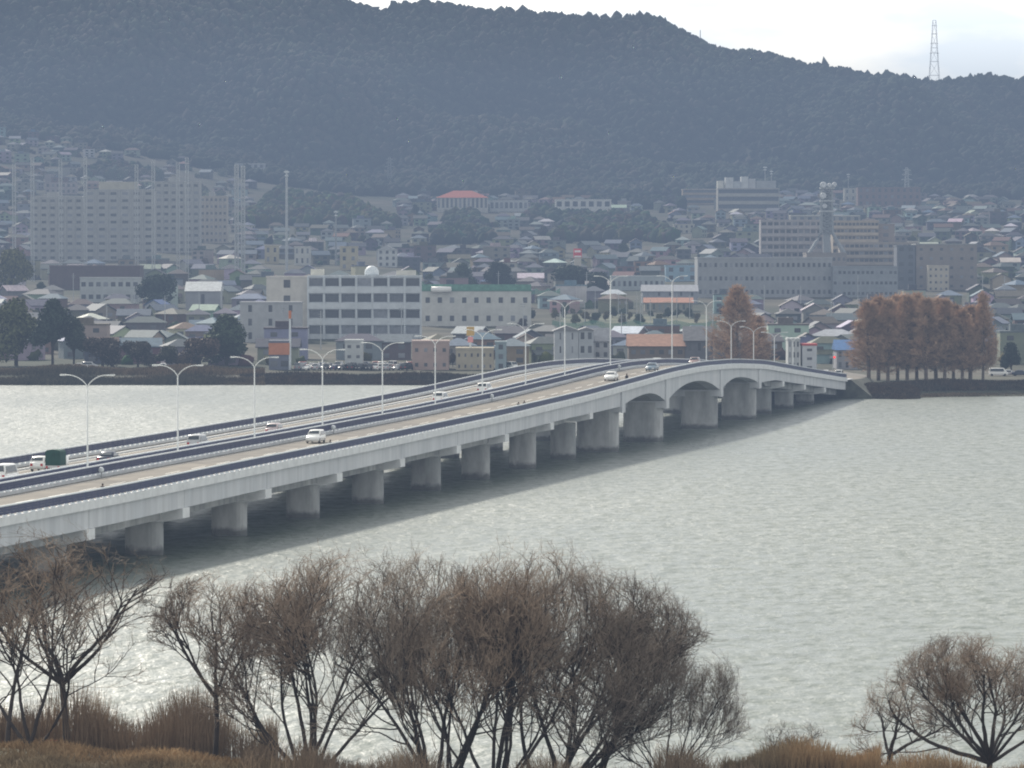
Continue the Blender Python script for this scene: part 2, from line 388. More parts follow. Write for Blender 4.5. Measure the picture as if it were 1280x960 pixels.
# approach road on its embankment beyond the abutment
ds2 = list(np.arange(2.146, 2.62, 0.02))
def rp(d, o):
    zz = max(4.15 - (d - 2.146) * 5.5, 2.62 + 0.0 * d)
    c = bp(2.146, 0); t = (d - 2.146) * LL
    bend = t * t * 0.0009
    return (c[0] + UXD * t + o * NX - bend, c[1] + UYD * t + o * NY, zz)
mb = MB()
for d in ds2: mb.v += [rp(d, -14), rp(d, 14)]
mb.f += [(2 * i, 2 * i + 1, 2 * i + 3, 2 * i + 2) for i in range(len(ds2) - 1)]
put(mb.build('road', M_ROAD), kind='structure')
mb = MB()
for d in ds2:
    P = rp(d, 0)
    for o, dz in ((-20, -4.6), (-14.3, -0.02), (14.3, -0.02), (20, -4.6)):
        q = rp(d, o); mb.v.append((q[0], q[1], max(q[2] + dz, -1.0)))
mb.f += [(4 * i + k, 4 * i + k + 1, 4 * i + k + 5, 4 * i + k + 4) for i in range(len(ds2) - 1) for k in range(3)]
mb.f.append((0, 1, 2, 3))
M_RUBBLE = mat('rubble_bank', (0.065, 0.068, 0.052), 0.95, 0.5, 0.6, col2=(0.04, 0.045, 0.032))
put(mb.build('embankment_terrain', M_RUBBLE), kind='structure')

# ------------------------------------------------------------------ street lamps on the median
def lamp_meshes(h):
    pole = MB().tube([(0, 0, 0), (0, 0, 0.5), (0, 0, h - 1.2)], [0.14, 0.105, 0.065], 8).mesh('pole', M_LAMP, True)
    arms, heads = [], []
    for s in (-1, 1):
        pts = [(0, 0, h - 1.4)] + [(s * 2.35 * math.sin(t), 0, h - 1.4 + 1.25 * (1 - math.cos(t)) ** 0.8 if t < 0 else h - 1.4 + 1.25 * math.sin(t) ** 0.9) for t in []]
        for k in range(1, 9):
            q = k / 8.0; pts.append((s * 2.2 * q ** 1.35, 0, h - 1.4 + 1.3 * (1 - (1 - q) ** 1.9)))
        arms.append(MB().tube(pts, [0.055] * len(pts), 6).mesh('arm', M_LAMP, True))
        hm = MB().prism([(s * 2.1, h - 0.16), (s * 2.3, h - 0.04), (s * 2.85, h - 0.02), (s * 2.95, h - 0.12), (s * 2.8, h - 0.2)], 1, -0.16, 0.16)
        heads.append(hm.mesh('lamp_head', M_LAMP))
    return pole, arms, heads
LAMPS = [(109, 10.5), (222, 10.5), (318, 10.5), (403, 10.5), (478, 10.5), (544, 10.5), (603, 10.5), (657, 10.4), (706, 13.0), (763, 16.2), (840, 16.6), (883, 13.0), (914, 10.2), (942, 10.0), (968, 9.8), (992, 9.6)]
LAMP_LABELS = ['pale twin-arm lamp post beside the green canvas truck, first of the bridge row',
 'pale twin-arm lamp post beside the silver car, second of the bridge row', 'twin-arm lamp post just before the dark-windowed red-tailed car, third of the row',
 'twin-arm lamp post in front of the white hatchback, fourth of the bridge row', 'twin-arm lamp post over the parked cars, fifth of the bridge row',
 'twin-arm lamp post beside the pink shop, sixth of the bridge row', 'twin-arm lamp post standing against the white wagon, seventh of the row',
 'twin-arm lamp post by the two cyclists, eighth and last short one before the tall poles', 'tall twin-arm lamp post in front of the grey gabled building',
 'very tall slim lamp post by the white car climbing the bridge', 'very tall slim lamp post by the orange-roofed house at the crest',
 'tall twin-arm lamp post just left of the lone rust-brown conifer', 'twin-arm lamp post in front of the lone rust-brown conifer, centre of its crown',
 'twin-arm lamp post over the edge of the lone rust-brown conifer', 'slim twin-arm lamp post just right of the lone rust-brown conifer', 'slim twin-arm lamp post beside the red-signed white building, last of the row']
lamp_cache = {}
for (u, h), lab in zip(LAMPS, LAMP_LABELS):
    d = 1637.0 / (1746 - u)
    if d < 2.146: c = bp(d, 0, 0.1)
    else: c = rp(d, 0)
    h_ = h
    t = thing('street_lamp', lab, 'street lamp', c, HEAD, 'twin-arm street lamps along the bridge median')
    if h_ not in lamp_cache: lamp_cache[h_] = lamp_meshes(h_)
    pole, arms, heads = lamp_cache[h_]
    link('pole', pole, t)
    for a_, hd in zip(arms, heads):
        q = link('arm', a_, t); link('lamp_head', hd, q)
# white marker lights on the inner railing
for u, lab in ((128, 'small white marker light on the inner railing by the first lamp post'), (418, 'small white marker light on the inner railing beside the white hatchback'),
               (616, 'small white marker light on the inner railing by the white wagon'), (775, 'small white marker light on the inner railing near the crest')):
    d = (1637 - 22) / (1746.0 - u); c = bp(d, 1.72, 0.32)
    t = thing('marker_light', lab, 'marker light', c, HEAD, 'marker lights on the inner railing')
    MB().box(-0.05, 0.05, -0.05, 0.05, -0.3, 0.35).build('post', M_GALV, t)
    MB().lathe([(0.05, -0.18), (0.26, -0.16), (0.3, 0), (0.24, 0.14), (0.06, 0.2)], 10, (0, 0, 0.5), 1).build('lamp_head', M_RAILW, t, smooth=True)

# ------------------------------------------------------------------ vehicles
def loft(secs):
    """secs: list of (y, [(x,z)...]) rings lofted along y"""
    mb = MB(); n = len(secs[0][1])
    for y, r in secs: mb.v += [(x, y, z) for x, z in r]
    for i in range(len(secs) - 1):
        mb.f += [(i * n + k, i * n + (k + 1) % n, (i + 1) * n + (k + 1) % n, (i + 1) * n + k) for k in range(n)]
    mb.f += [tuple(reversed(range(n))), tuple((len(secs) - 1) * n + k for k in range(n))]
    return mb
def car_meshes(kind):
    """front of the car looks along -y"""
    L, W, Hb, Ht = {'sedan': (4.5, 1.7, 0.92, 1.42), 'hatch': (3.9, 1.66, 0.98, 1.55), 'wagon': (4.5, 1.74, 1.05, 1.72), 'van': (4.6, 1.72, 1.1, 1.95)}[kind]
    h = L / 2; w = W / 2
    def ring(wd, z0, z1, ch=0.12):
        return [(-wd + ch, z0), (wd - ch, z0), (wd, z0 + ch), (wd, z1 - ch), (wd - ch, z1), (-wd + ch, z1), (-wd, z1 - ch), (-wd, z0 + ch)]
    fz = {'sedan': 0.78, 'hatch': 0.86, 'wagon': 0.95, 'van': 1.05}[kind]
    lower = loft([(-h, ring(w * 0.84, 0.32, fz * 0.8)), (-h + 0.15, ring(w * 0.95, 0.24, fz * 0.94)), (-h + 0.9, ring(w, 0.22, Hb)), (h - 0.8, ring(w, 0.22, Hb + 0.03)), (h - 0.12, ring(w * 0.96, 0.26, Hb)), (h, ring(w * 0.86, 0.34, Hb * 0.9))])
    c0, c1, c2, c3 = {'sedan': (-h + 1.15, -h + 1.95, h - 1.5, h - 0.75), 'hatch': (-h + 0.85, -h + 1.5, h - 0.6, h - 0.15), 'wagon': (-h + 0.95, -h + 1.6, h - 0.45, h - 0.1), 'van': (-h + 0.35, -h + 1.0, h - 0.2, h - 0.06)}[kind]
    def cab(wd, z1): return [(-w * 0.95, Hb - 0.06), (w * 0.95, Hb - 0.06), (wd, z1 - 0.09), (wd - 0.12, z1), (-wd + 0.12, z1), (-wd, z1 - 0.09)]
    cabin = loft([(c0, cab(w * 0.94, Hb + 0.07)), (c1, cab(w * 0.8, Ht)), (c2, cab(w * 0.8, Ht)), (c3, cab(w * 0.88, Hb + 0.10))])
    lower.poly(cabin.v, cabin.f)
    body = lower.mesh('body', M_CAR, True)
    def pane(pts, off): return MB().poly([tuple(Vector(p) + Vector(off)) for p in pts], [(0, 1, 2, 3)])
    e = 0.03
    ws = pane([(-w * .8, c0 + .12, Hb + .14), (w * .8, c0 + .12, Hb + .14), (w * .7, c1 - .06, Ht - .1), (-w * .7, c1 - .06, Ht - .1)], (0, -0.06, e)).mesh('windscreen', M_GLASS)
    rw = pane([(w * .76, c3 - .05, Hb + .16), (-w * .76, c3 - .05, Hb + .16), (-w * .7, c2 + .06, Ht - .1), (w * .7, c2 + .06, Ht - .1)], (0, 0.06, e)).mesh('rear_window', M_GLASS)
    sides = []
    for s in (-1, 1):
        sides.append(pane([(s * w * .955, c0 + .55, Hb + .06), (s * w * .955, c3 - .35, Hb + .06), (s * w * .83, c2 - .1, Ht - .14), (s * w * .83, c1 + .1, Ht - .14)], (s * 0.025, 0, 0)).mesh('side_window', M_GLASS))
    tyre = MB().lathe([(0.2, -0.1), (0.31, -0.09), (0.33, 0), (0.31, 0.09), (0.2, 0.1)], 14, (0, 0, 0), 0).mesh('tyre', M_TYRE, True)
    rim = MB().lathe([(0.02, -0.115), (0.19, -0.11), (0.19, 0.11), (0.02, 0.115)], 10, (0, 0, 0), 0).mesh('rim', M_RIM)
    hl = MB().box(-0.2, 0.2, -0.04, 0.04, -0.08, 0.08).mesh('headlight', M_HEADL); tl = MB().box(-0.13, 0.13, -0.04, 0.04, -0.13, 0.13).mesh('taillight', M_TAILL)
    return dict(L=L, W=W, Hb=Hb, fz=fz, body=body, ws=ws, rw=rw, sides=sides, tyre=tyre, rim=rim, hl=hl, tl=tl)
CARK = {k: car_meshes(k) for k in ('sedan', 'hatch', 'wagon', 'van')}
def car(kind, label, loc, rz, color, group, rx=0.0, simple=False):
    c = CARK[kind]; t = thing('parked_car' if simple else 'car', label, 'van' if kind == 'van' else 'car', loc, rz, group); t.rotation_euler = (rx, 0, rz)
    link('body', c['body'], t, color=color); link('windscreen', c['ws'], t); link('rear_window', c['rw'], t)
    for s in c['sides']: link('side_window', s, t)
    for sx in (-1, 1):
        for y in (-c['L'] / 2 + 0.8, c['L'] / 2 - 0.8):
            if simple: link('wheel', c['tyre'], t, (sx * (c['W'] / 2 - 0.1), y, 0.33))
            else:
                wv = link('wheel', c['tyre'], t, (sx * (c['W'] / 2 - 0.1), y, 0.33)); link('rim', c['rim'], wv)
        link('headlight', c['hl'], t, (sx * (c['W'] / 2 - 0.36), -c['L'] / 2 + 0.03, c['fz'] * 0.68))
        link('taillight', c['tl'], t, (sx * (c['W'] / 2 - 0.27), c['L'] / 2 - 0.02, c['Hb'] * 0.74))
    return t
WHITE = (0.78, 0.78, 0.76); SILV = (0.42, 0.43, 0.44); DARK = (0.03, 0.04, 0.07)
def on_deck(u, o): return (1637 - o * F / 451.0 * NX) / (1746.0 - u)
def slope(d): return math.atan2(prof(d + 0.01) - prof(d - 0.01), 0.02 * LL)
BC = [('hatch', 395, 5.0, WHITE, 'white hatchback driving towards the near end of the bridge, below the fourth lamp post'),
      ('sedan', 764, 7.0, WHITE, 'white sedan coming down from the crest of the bridge'),
      ('sedan', 815, 7.2, (0.16, 0.22, 0.27), 'blue-grey car near the crest, next behind the white sedan'),
      ('hatch', 868, 7.0, (0.35, 0.25, 0.24), 'dull pink car right at the crest of the bridge'),
      ('van', 4, -5.0, WHITE, 'white van cut by the picture edge behind the canvas truck'),
      ('hatch', 50, -8.3, WHITE, 'white hatchback half hidden by the green canvas truck'),
      ('sedan', 135, -5.0, DARK, 'navy blue car ahead of the green canvas truck'),
      ('wagon', 247, -4.6, SILV, 'silver car beside the second lamp post'),
      ('hatch', 343, -4.4, (0.5, 0.42, 0.42), 'pale hatchback with dark rear window beside the third lamp post'),
      ('wagon', 551, -4.2, WHITE, 'white wagon with dark rear window behind the sixth lamp post'),
      ('wagon', 606, -4.4, WHITE, 'white wagon passing behind the seventh lamp post'),
      ('sedan', 822, -4.4, WHITE, 'white car on the far carriageway just over the crest')]
for kind, u, o, colr, lab in BC:
    d = on_deck(u, o); sl = slope(d)
    car(kind, lab, bp(d, o, 0.01), HEAD if o > 0 else HEAD + math.pi, colr, 'cars driving on the bridge', rx=sl if o > 0 else -sl)
# canvas truck (front looks along -y)
d = on_deck(68, -5.2)
t = TR = thing('truck', 'white-cabbed truck with a dark green canvas load cover', 'truck', bp(d, -5.2, 0.01), HEAD + math.pi)
M_CANV = mat('green_canvas', (0.02, 0.06, 0.05), 0.8, 0.25, 1.5)
cab = loft([(-2.9, [(-.85, .55), (.85, .55), (.9, 1.3), (.8, 2.0), (-.8, 2.0), (-.9, 1.3)]), (-2.75, [(-.92, .5), (.92, .5), (.95, 1.35), (.84, 2.15), (-.84, 2.15), (-.95, 1.35)]), (-1.3, [(-.92, .5), (.92, .5), (.95, 1.35), (.86, 2.2), (-.86, 2.2), (-.95, 1.35)])])
cb = cab.build('cab', M_CAR, t, color=WHITE, smooth=True)
MB().poly([(-.72, -2.94, 1.35), (.72, -2.94, 1.35), (.68, -2.86, 1.95), (-.68, -2.86, 1.95)], [(0, 1, 2, 3)]).build('windscreen', M_GLASS, cb)
MB().box(-1.0, 1.0, -1.2, 1.35, 0.75, 1.05).build('load_bed', M_CAR, t, color=(0.5, 0.5, 0.5))
MB().prism([(-1.02, 1.06), (1.02, 1.06), (1.02, 2.75), (.8, 2.95), (0, 3.05), (-.8, 2.95), (-1.02, 2.75)], 1, -1.18, 1.35).build('canvas_cover', M_CANV, t)
TR.scale = (.8, .8, .84)
tw = MB().lathe([(0.22, -0.13), (0.38, -0.12), (0.41, 0), (0.38, 0.12), (0.22, 0.13)], 14, (0, 0, 0), 0).mesh('wheel', M_TYRE, True)
for sx in (-1, 1):
    for y in (-2.1, 0.6): link('wheel', tw, t, (sx * 0.82, y, 0.41))
    link('taillight', CARK['van']['tl'], t, (sx * 0.8, 1.37, 0.85))
    link('headlight', CARK['van']['hl'], t, (sx * 0.65, -2.92, 0.75))
# ------------------------------------------------------------------ people on the footway
def person_mesh():
    J = {'pel': (0, 0, .92), 'chest': (0, -.02, 1.28), 'neck': (0, -.03, 1.46), 'head': (0, -.05, 1.6), 'top': (0, -.05, 1.7),
         'hl': (-.1, 0, .88), 'kl': (-.11, -.14, .5), 'al': (-.11, -.12, .09), 'tl': (-.11, -.28, .05), 'hr': (.1, 0, .88), 'kr': (.11, .04, .49), 'ar': (.11, .25, .13), 'tr': (.11, .12, .04),
         'sl': (-.19, -.02, 1.4), 'el': (-.25, .08, 1.12), 'wl': (-.24, -.02, .9), 'nl': (-.24, -.05, .8), 'sr': (.19, -.02, 1.4), 'er': (.25, -.02, 1.12), 'wr': (.24, -.18, .95), 'nr': (.24, -.24, .87)}
    E = [('pel', 'chest'), ('chest', 'neck'), ('neck', 'head'), ('head', 'top'), ('pel', 'hl'), ('hl', 'kl'), ('kl', 'al'), ('al', 'tl'), ('pel', 'hr'), ('hr', 'kr'), ('kr', 'ar'), ('ar', 'tr'),
         ('chest', 'sl'), ('sl', 'el'), ('el', 'wl'), ('wl', 'nl'), ('chest', 'sr'), ('sr', 'er'), ('er', 'wr'), ('wr', 'nr')]
    rr = {'pel': .15, 'chest': .17, 'neck': .06, 'head': .1, 'top': .07, 'hl': .1, 'kl': .065, 'al': .045, 'tl': .035, 'hr': .1, 'kr': .065, 'ar': .045, 'tr': .035, 'sl': .07, 'el': .05, 'wl': .035, 'nl': .03, 'sr': .07, 'er': .05, 'wr': .035, 'nr': .03}
    ks = list(J); me = bpy.data.meshes.new('body_skeleton'); me.from_pydata([J[k] for k in ks], [(ks.index(a), ks.index(b)) for a, b in E], [])
    o = bpy.data.objects.new('body_skeleton', me); COL.objects.link(o)
    sk = o.modifiers.new('skin', 'SKIN'); sb = o.modifiers.new('sub', 'SUBSURF'); sb.levels = 1; sb.render_levels = 1
    for i, k in enumerate(ks):
        me.skin_vertices[0].data[i].radius = (rr[k], rr[k]); me.skin_vertices[0].data[i].use_root = (k == 'pel')
    dg = bpy.context.evaluated_depsgraph_get(); out = bpy.data.meshes.new_from_object(o.evaluated_get(dg))
    bpy.data.objects.remove(o); out.name = 'person_body'; return out
PM = person_mesh(); M_CLOTH = mat('dark_clothing', (0.03, 0.03, 0.035), 0.9, 0.2, 5.0); M_HAIR = mat('black_hair', (0.015, 0.012, 0.01), 0.7, 0.2, 8.0); M_SKIN = mat('skin', (0.45, 0.28, 0.2), 0.6, 0.05, 5.0)
PM.materials.clear(); PM.materials.append(M_CLOTH); PM.materials.append(M_SKIN)
for p in PM.polygons: p.material_index = 1 if (p.center.z > 1.47 or (abs(p.center.x) > 0.2 and p.center.z < 0.88)) else 0
HAIR = MB().lathe([(0.03, -0.1), (0.115, -0.06), (0.125, 0.03), (0.09, 0.1), (0.02, 0.125)], 12, (0, -0.03, 1.64)).mesh('hair', M_HAIR, True)
for u, o, lab in ((783, 12.0, 'person in dark clothes walking on the footway by the white sedan'), (648, 12.75, 'dark-clothed person on the footway, the one nearer the camera of two'),
                  (655.5, 12.75, 'dark-clothed person on the footway, the farther one of two'), (131, 12.75, 'person in dark clothes on the footway below the first lamp post'), (414, 12.75, 'person in dark clothes on the footway below the white hatchback')):
    d = on_deck(u, o); t = thing('person', lab, 'person', bp(d, o, 0.02), HEAD, 'people on the bridge footway')
    if u != 783: t.scale = (.88, .88, .88)
    link('body', PM, t); link('hair', HAIR, t)

# ------------------------------------------------------------------ buildings
LANDMARKS = []          # (phrase, u, v)
FOOT = []               # occupied footprints in picture columns and distance: u0,u1,Y0,Y1
SCREEN = []             # picture boxes kept clear of nearer houses: u0,u1,vtop,vbottom,Y
def seen_box(u0, u1, v0, v1, Y): SCREEN.append((u0, u1, v0, v1, Y))
def building(name, label, cat, u0, u1, vt, vb, floors, bays, wall, depth=12, ledge=0.0, winw=0.7, winh=0.5, roofcol=None, Y=None, rz=0.0, band=False, phrase=None, group=None, keep=None, gable=None, ribs=0, top=None, leftcol=None):
    """front face towards the camera; placed where its base row vb meets the ground"""
    uc = (u0 + u1) / 2
    if Y is None: Y = ground_at(uc, vb)
    x = PX(uc, Y); g = float(tz(x, Y)) - 0.5
    W = (u1 - u0) * Y / F; Hh = PZ(vt, Y) - g
    t = thing(name, label, cat, (x, Y, g), rz, group)
    if gable:
        gh = min(Hh * 0.35, W * 0.22) if gable == 'front' else Hh * 0.32
        Hh -= gh
    MB().box(-W / 2, W / 2, 0, depth, 0, Hh).build('wall', M_OBJ, t, color=wall)
    rc = roofcol or tuple(min(1, c * 1.05) for c in wall)
    if gable == 'front':
        MB().prism([(-W / 2 - .5, Hh), (W / 2 + .5, Hh), (0, Hh + gh)], 1, -0.4, depth + .4).build('roof', M_ROOF, t, color=rc)
    elif gable == 'side':
        MB().prism([(-0.6, Hh), (depth + .6, Hh), (depth / 2, Hh + gh)], 0, -W / 2 - .4, W / 2 + .4).build('roof', M_ROOF, t, color=rc)
    elif gable == 'hip':
        i = min(W, depth) / 2 * 0.95
        MB().poly([(-W / 2 - .8, -.8, Hh), (W / 2 + .8, -.8, Hh), (W / 2 + .8, depth + .8, Hh), (-W / 2 - .8, depth + .8, Hh), (-W / 2 + i, depth / 2, Hh + gh), (W / 2 - i, depth / 2, Hh + gh)],
                  [(0, 1, 5, 4), (1, 2, 5), (2, 3, 4, 5), (3, 0, 4), (3, 2, 1, 0)]).build('roof', M_ROOF, t, color=rc)
    else:
        MB().box(-W / 2 - .15, W / 2 + .15, -.15, depth + .15, Hh, Hh + 0.5).build('roof', M_OBJ, t, color=rc)
    if floors:
        fh = Hh / floors
        bw = W / max(bays, 1)
        wm_ = MB().box(-bw * winw / 2, bw * winw / 2, -0.04, 0.02, 0, fh * winh).mesh('window', M_GLASSB) if not band else MB().box(-W / 2 + .6, W / 2 - .6, -0.04, 0.02, 0, fh * winh).mesh('window', M_GLASSB)
        bm_ = MB().box(-W / 2 + .1, W / 2 - .1, -ledge, 0.0, -0.12, fh * 0.36).mesh('balcony', M_OBJ) if ledge else None
        for f in range(floors):
            z = f * fh + fh * (0.36 if not ledge else 0.42)
            if band: link('window', wm_, t, (0, 0, z), color=glassc())
            else:
                for k in range(bays): link('window', wm_, t, (-W / 2 + bw * (k + .5), 0, z), color=glassc())
            if ledge and f: link('balcony', bm_, t, (0, 0, f * fh), color=tuple(c * 1.08 for c in wall))
    if ribs:
        for k in range(ribs + 1):
            xx = -W / 2 + W * k / ribs
            MB().box(xx - .25, xx + .25, -max(ledge, .5) - .05, 0.0, 0, Hh).build('pilaster', M_OBJ, t, color=tuple(min(1, c * 1.1) for c in wall))
    if top:
        for (a, b, h, c) in top:
            MB().box(-W / 2 + W * a, -W / 2 + W * b, depth * .2, depth * .8, Hh + .5, Hh + .5 + h).build('rooftop_box', M_OBJ, t, color=c)
    if leftcol:
        MB().box(-W / 2 - 0.06, -W / 2, 0.3, depth - .3, 0, Hh - .1).build('end_wall', M_OBJ, t, color=leftcol)
    FOOT.append((u0 - 6, u1 + 6, Y - 12, Y + depth + 8))
    seen_box(u0 + 2, u1 - 2, vt, keep if keep else vt + (vb - vt) * 0.72, Y)
    if phrase: LANDMARKS.append((phrase, uc, (vt + vb) / 2))
    return t, W, Hh, Y
CREAM = (0.50, 0.46, 0.36); OFFW = (0.55, 0.56, 0.55); GREYW = (0.33, 0.34, 0.35); BEIGE = (0.40, 0.34, 0.26); BROWN = (0.20, 0.15, 0.12); PINKB = (0.36, 0.27, 0.24); BLUEG = (0.26, 0.31, 0.36)
# white school-like building
t, W, Hh, Y = building('school_building', 'long white four-storey building with rows of dark windows and a dome tank on its roof', 'building', 385, 526, 346, 424, 4, 7, (0.50, 0.53, 0.55), 16, ledge=0.9, winw=0.82, winh=0.5, keep=412, ribs=7, phrase='the white four-storey building', top=[(0.02, 0.13, 2.0, (0.6, 0.58, 0.5)), (0.78, 0.95, 1.6, (0.55, 0.53, 0.47))])
MB().lathe([(2.2, 0), (2.35, 0.6), (2.2, 1.6), (1.6, 2.5), (0.7, 3.0), (0.1, 3.1)], 18, (W * 0.06, 6, Hh + .5)).build('dome_tank', M_RAILW, t, smooth=True)
building('building', 'plain beige-white end block joined to the white four-storey building', 'building', 333, 384.5, 347, 424, 4, 1, (0.50, 0.48, 0.44), 20, winw=0.16, keep=410, Y=Y + 1)
building('building', 'low pale grey block in front of the beige end block', 'building', 300, 376, 379, 428, 3, 3, (0.36, 0.37, 0.38), 12, winw=0.18, keep=412)
t, W, Hh, Yh = building('sports_hall', 'long low white hall with green fenced roof and a white tank on top', 'hall', 527, 664, 364, 408, 2, 9, (0.52, 0.52, 0.49), 22, winw=0.35, winh=0.3, keep=398, phrase='the long white hall', roofcol=(0.10, 0.22, 0.16))
MB().box(-W / 2, W / 2, 0.5, 0.7, Hh + .5, Hh + 2.4).build('roof_fence', mat('green_net', (0.12, 0.26, 0.2), 0.9, 0.3, 1.0), t)
MB().lathe([(0.2, -3.6), (1.0, -3.4), (1.1, 0), (1.0, 3.4), (0.2, 3.6)], 14, (-W * 0.32, -1.2, Hh + .6), 0).build('tank', mat('white_paint', (0.8, 0.8, 0.78), 0.5, 0.05, 1.0), t, smooth=True)
# apartment towers behind the driving-range poles
apc = (0.35, 0.35, 0.34)
for (u0, u1, vt, vb, fl, lab) in ((39, 104, 247, 326, 9, 'grey balconied apartment block at the left end of its cluster'), (106, 193, 238, 326, 10, 'widest grey apartment block of the cluster behind the tall net poles'),
                                  (194, 250, 228, 316, 10, 'tallest pale apartment block, third of the cluster behind the net poles'), (251, 284, 246, 304, 7, 'small beige apartment block at the right end of the cluster')):
    building('apartment_block', lab, 'apartment block', u0, u1, vt, vb, fl, 6, apc if fl > 7 else (0.40, 0.36, 0.31), 14, winw=.5, winh=0.38, keep=vb - 6, ribs=6, group='apartment blocks behind the net poles', phrase='the grey apartment blocks' if u0 == 106 else None,
             top=[(0.2, 0.75, 4.0, (0.42, 0.40, 0.33))] if u0 == 106 else [(0.3, 0.5, 2.5, apc)])
t, W, Hh, Y = building('hall', 'pavilion with a broad red hipped roof and white columns', 'hall', 546, 610, 238, 266, 1, 12, (0.55, 0.53, 0.48), 26, winw=0.5, winh=0.6, roofcol=(0.44, 0.11, 0.075), gable='hip', keep=266, phrase='the red-roofed pavilion')
building('building', 'low white wing stretching from the red-roofed pavilion', 'building', 612, 660, 251, 265, 1, 8, (0.52, 0.53, 0.52), 14, winw=0.6, keep=264)
building('building', 'bright white two-storey block with strip windows below the wooded hill', 'building', 694, 764, 250, 275, 2, 7, (0.66, 0.66, 0.63), 16, winw=0.6, keep=273, phrase='the bright white hillside block', leftcol=(0.7, 0.7, 0.66))
# hospital group
building('hospital', 'long cream hospital with stacked white storeys on its roof', 'hospital', 897, 974, 236, 264, 3, 10, (0.42, 0.40, 0.35), 24, ledge=0.8, band=True, keep=258, phrase='the hilltop hospital', top=[(0.0, 0.1, 5.5, (0.72, 0.7, 0.62)), (0.13, 0.26, 8, (0.62, 0.63, 0.62)), (0.265, 0.38, 5, (0.5, 0.52, 0.53)), (0.385, 0.5, 8.6, (0.66, 0.67, 0.66)), (0.505, 0.62, 7, (0.5, 0.5, 0.5)), (0.63, 0.95, 5.5, (0.38, 0.39, 0.39))])
building('hospital_wing', 'tan wing of the hilltop hospital with a yellow end wall', 'hospital', 853, 896.5, 237, 256, 3, 6, (0.37, 0.30, 0.22), 18, ledge=0.8, band=True, keep=254, roofcol=(0.55, 0.52, 0.45))
building('house', 'small white house alone at the edge of the dark wooded spur', 'house', 838, 850, 222, 234, 1, 2, (0.7, 0.68, 0.62), 9, winw=0.3, keep=233, Y=3760)
# terraced apartments
t, W, Hh, Y = building('apartment_block', 'wide brownish apartment block stepping down in banded terraces', 'apartment block', 1041, 1098, 277, 335, 7, 12, (0.38, 0.33, 0.27), 16, ledge=1.0, winw=.8, winh=0.4, keep=322, phrase='the terraced apartment block')
building('apartment_block', 'grey left-hand wing of the terraced apartments with white balcony dividers', 'apartment block', 951, 1028, 276, 326, 6, 10, (0.36, 0.34, 0.34), 16, ledge=1.0, winw=.7, winh=0.4, keep=308, ribs=5, Y=Y + 30)
building('apartment_block', 'brown lower step of the terraced apartments with plain end wall', 'apartment block', 1096, 1118, 281, 330, 6, 1, (0.27, 0.23, 0.21), 16, winw=0.3, keep=310, Y=Y + 4)
building('apartment_block', 'lowest long terrace of the stepped apartments beside the brown office', 'apartment block', 1050, 1146, 304, 336, 4, 16, (0.33, 0.29, 0.25), 14, ledge=1.0, winw=.8, winh=0.4, keep=326, Y=Y - 40)
building('office_building', 'blank brown-grey office building with pale panel and red strip', 'office', 1145, 1221, 306, 362, 5, 6, (0.23, 0.205, 0.19), 22, winw=0.3, winh=0.3, keep=352, phrase='the blank brown office', roofcol=(0.25, 0.26, 0.25))
building('building', 'pale cream tile-fronted block before the brown office', 'building', 1160, 1186, 333, 364, 4, 4, (0.45, 0.41, 0.34), 6, winw=0.4, winh=0.35, keep=354)
building('building', 'dark slate block wedged beside the brown office', 'building', 1121, 1144, 308, 362, 6, 2, (0.13, 0.14, 0.16), 16, winw=0.5, keep=350)
building('factory', 'very long low grey factory with continuous strip windows', 'factory', 872, 1040, 323, 372, 3, 26, (0.29, 0.30, 0.31), 30, winw=.5, winh=0.3, keep=360, phrase='the long grey factory', roofcol=(0.36, 0.37, 0.38))
building('factory', 'long slate grey factory hall between the long factory and the brown office', 'factory', 1041, 1122, 334, 372, 3, 14, (0.25, 0.27, 0.29), 24, winw=.6, winh=0.28, keep=362)
building('building', 'pale flat-roofed shop with yellow front before the long factory', 'building', 967, 984, 318, 328, 1, 1, (0.6, 0.56, 0.4), 6, winw=0.5, Y=ground_at(975, 330))
building('building', 'light blue box-shaped building with rounded white roof edge', 'building', 832, 872, 333, 352, 2, 3, (0.25, 0.37, 0.45), 14, winw=0.4, keep=346, roofcol=(0.28, 0.42, 0.52), phrase='the light blue building')
building('building', 'long pale blue-grey shed with lit yellow shopfronts', 'shed', 764, 831, 346, 363, 1, 10, (0.40, 0.44, 0.45), 18, winw=0.5, winh=0.35, keep=358, roofcol=(0.48, 0.52, 0.53))
building('building', 'grey windowed shed right behind the sports nets', 'shed', 803, 872, 356, 380, 2, 5, (0.28, 0.29, 0.32), 14, winw=0.2, keep=372, gable='side', roofcol=(0.3, 0.31, 0.34))
building('building', 'long low building with a faded orange roof behind the sports nets', 'building', 806, 866, 372, 390, 1, 8, (0.30, 0.27, 0.24), 12, winw=0.4, keep=384, gable='side', roofcol=(0.36, 0.17, 0.11))
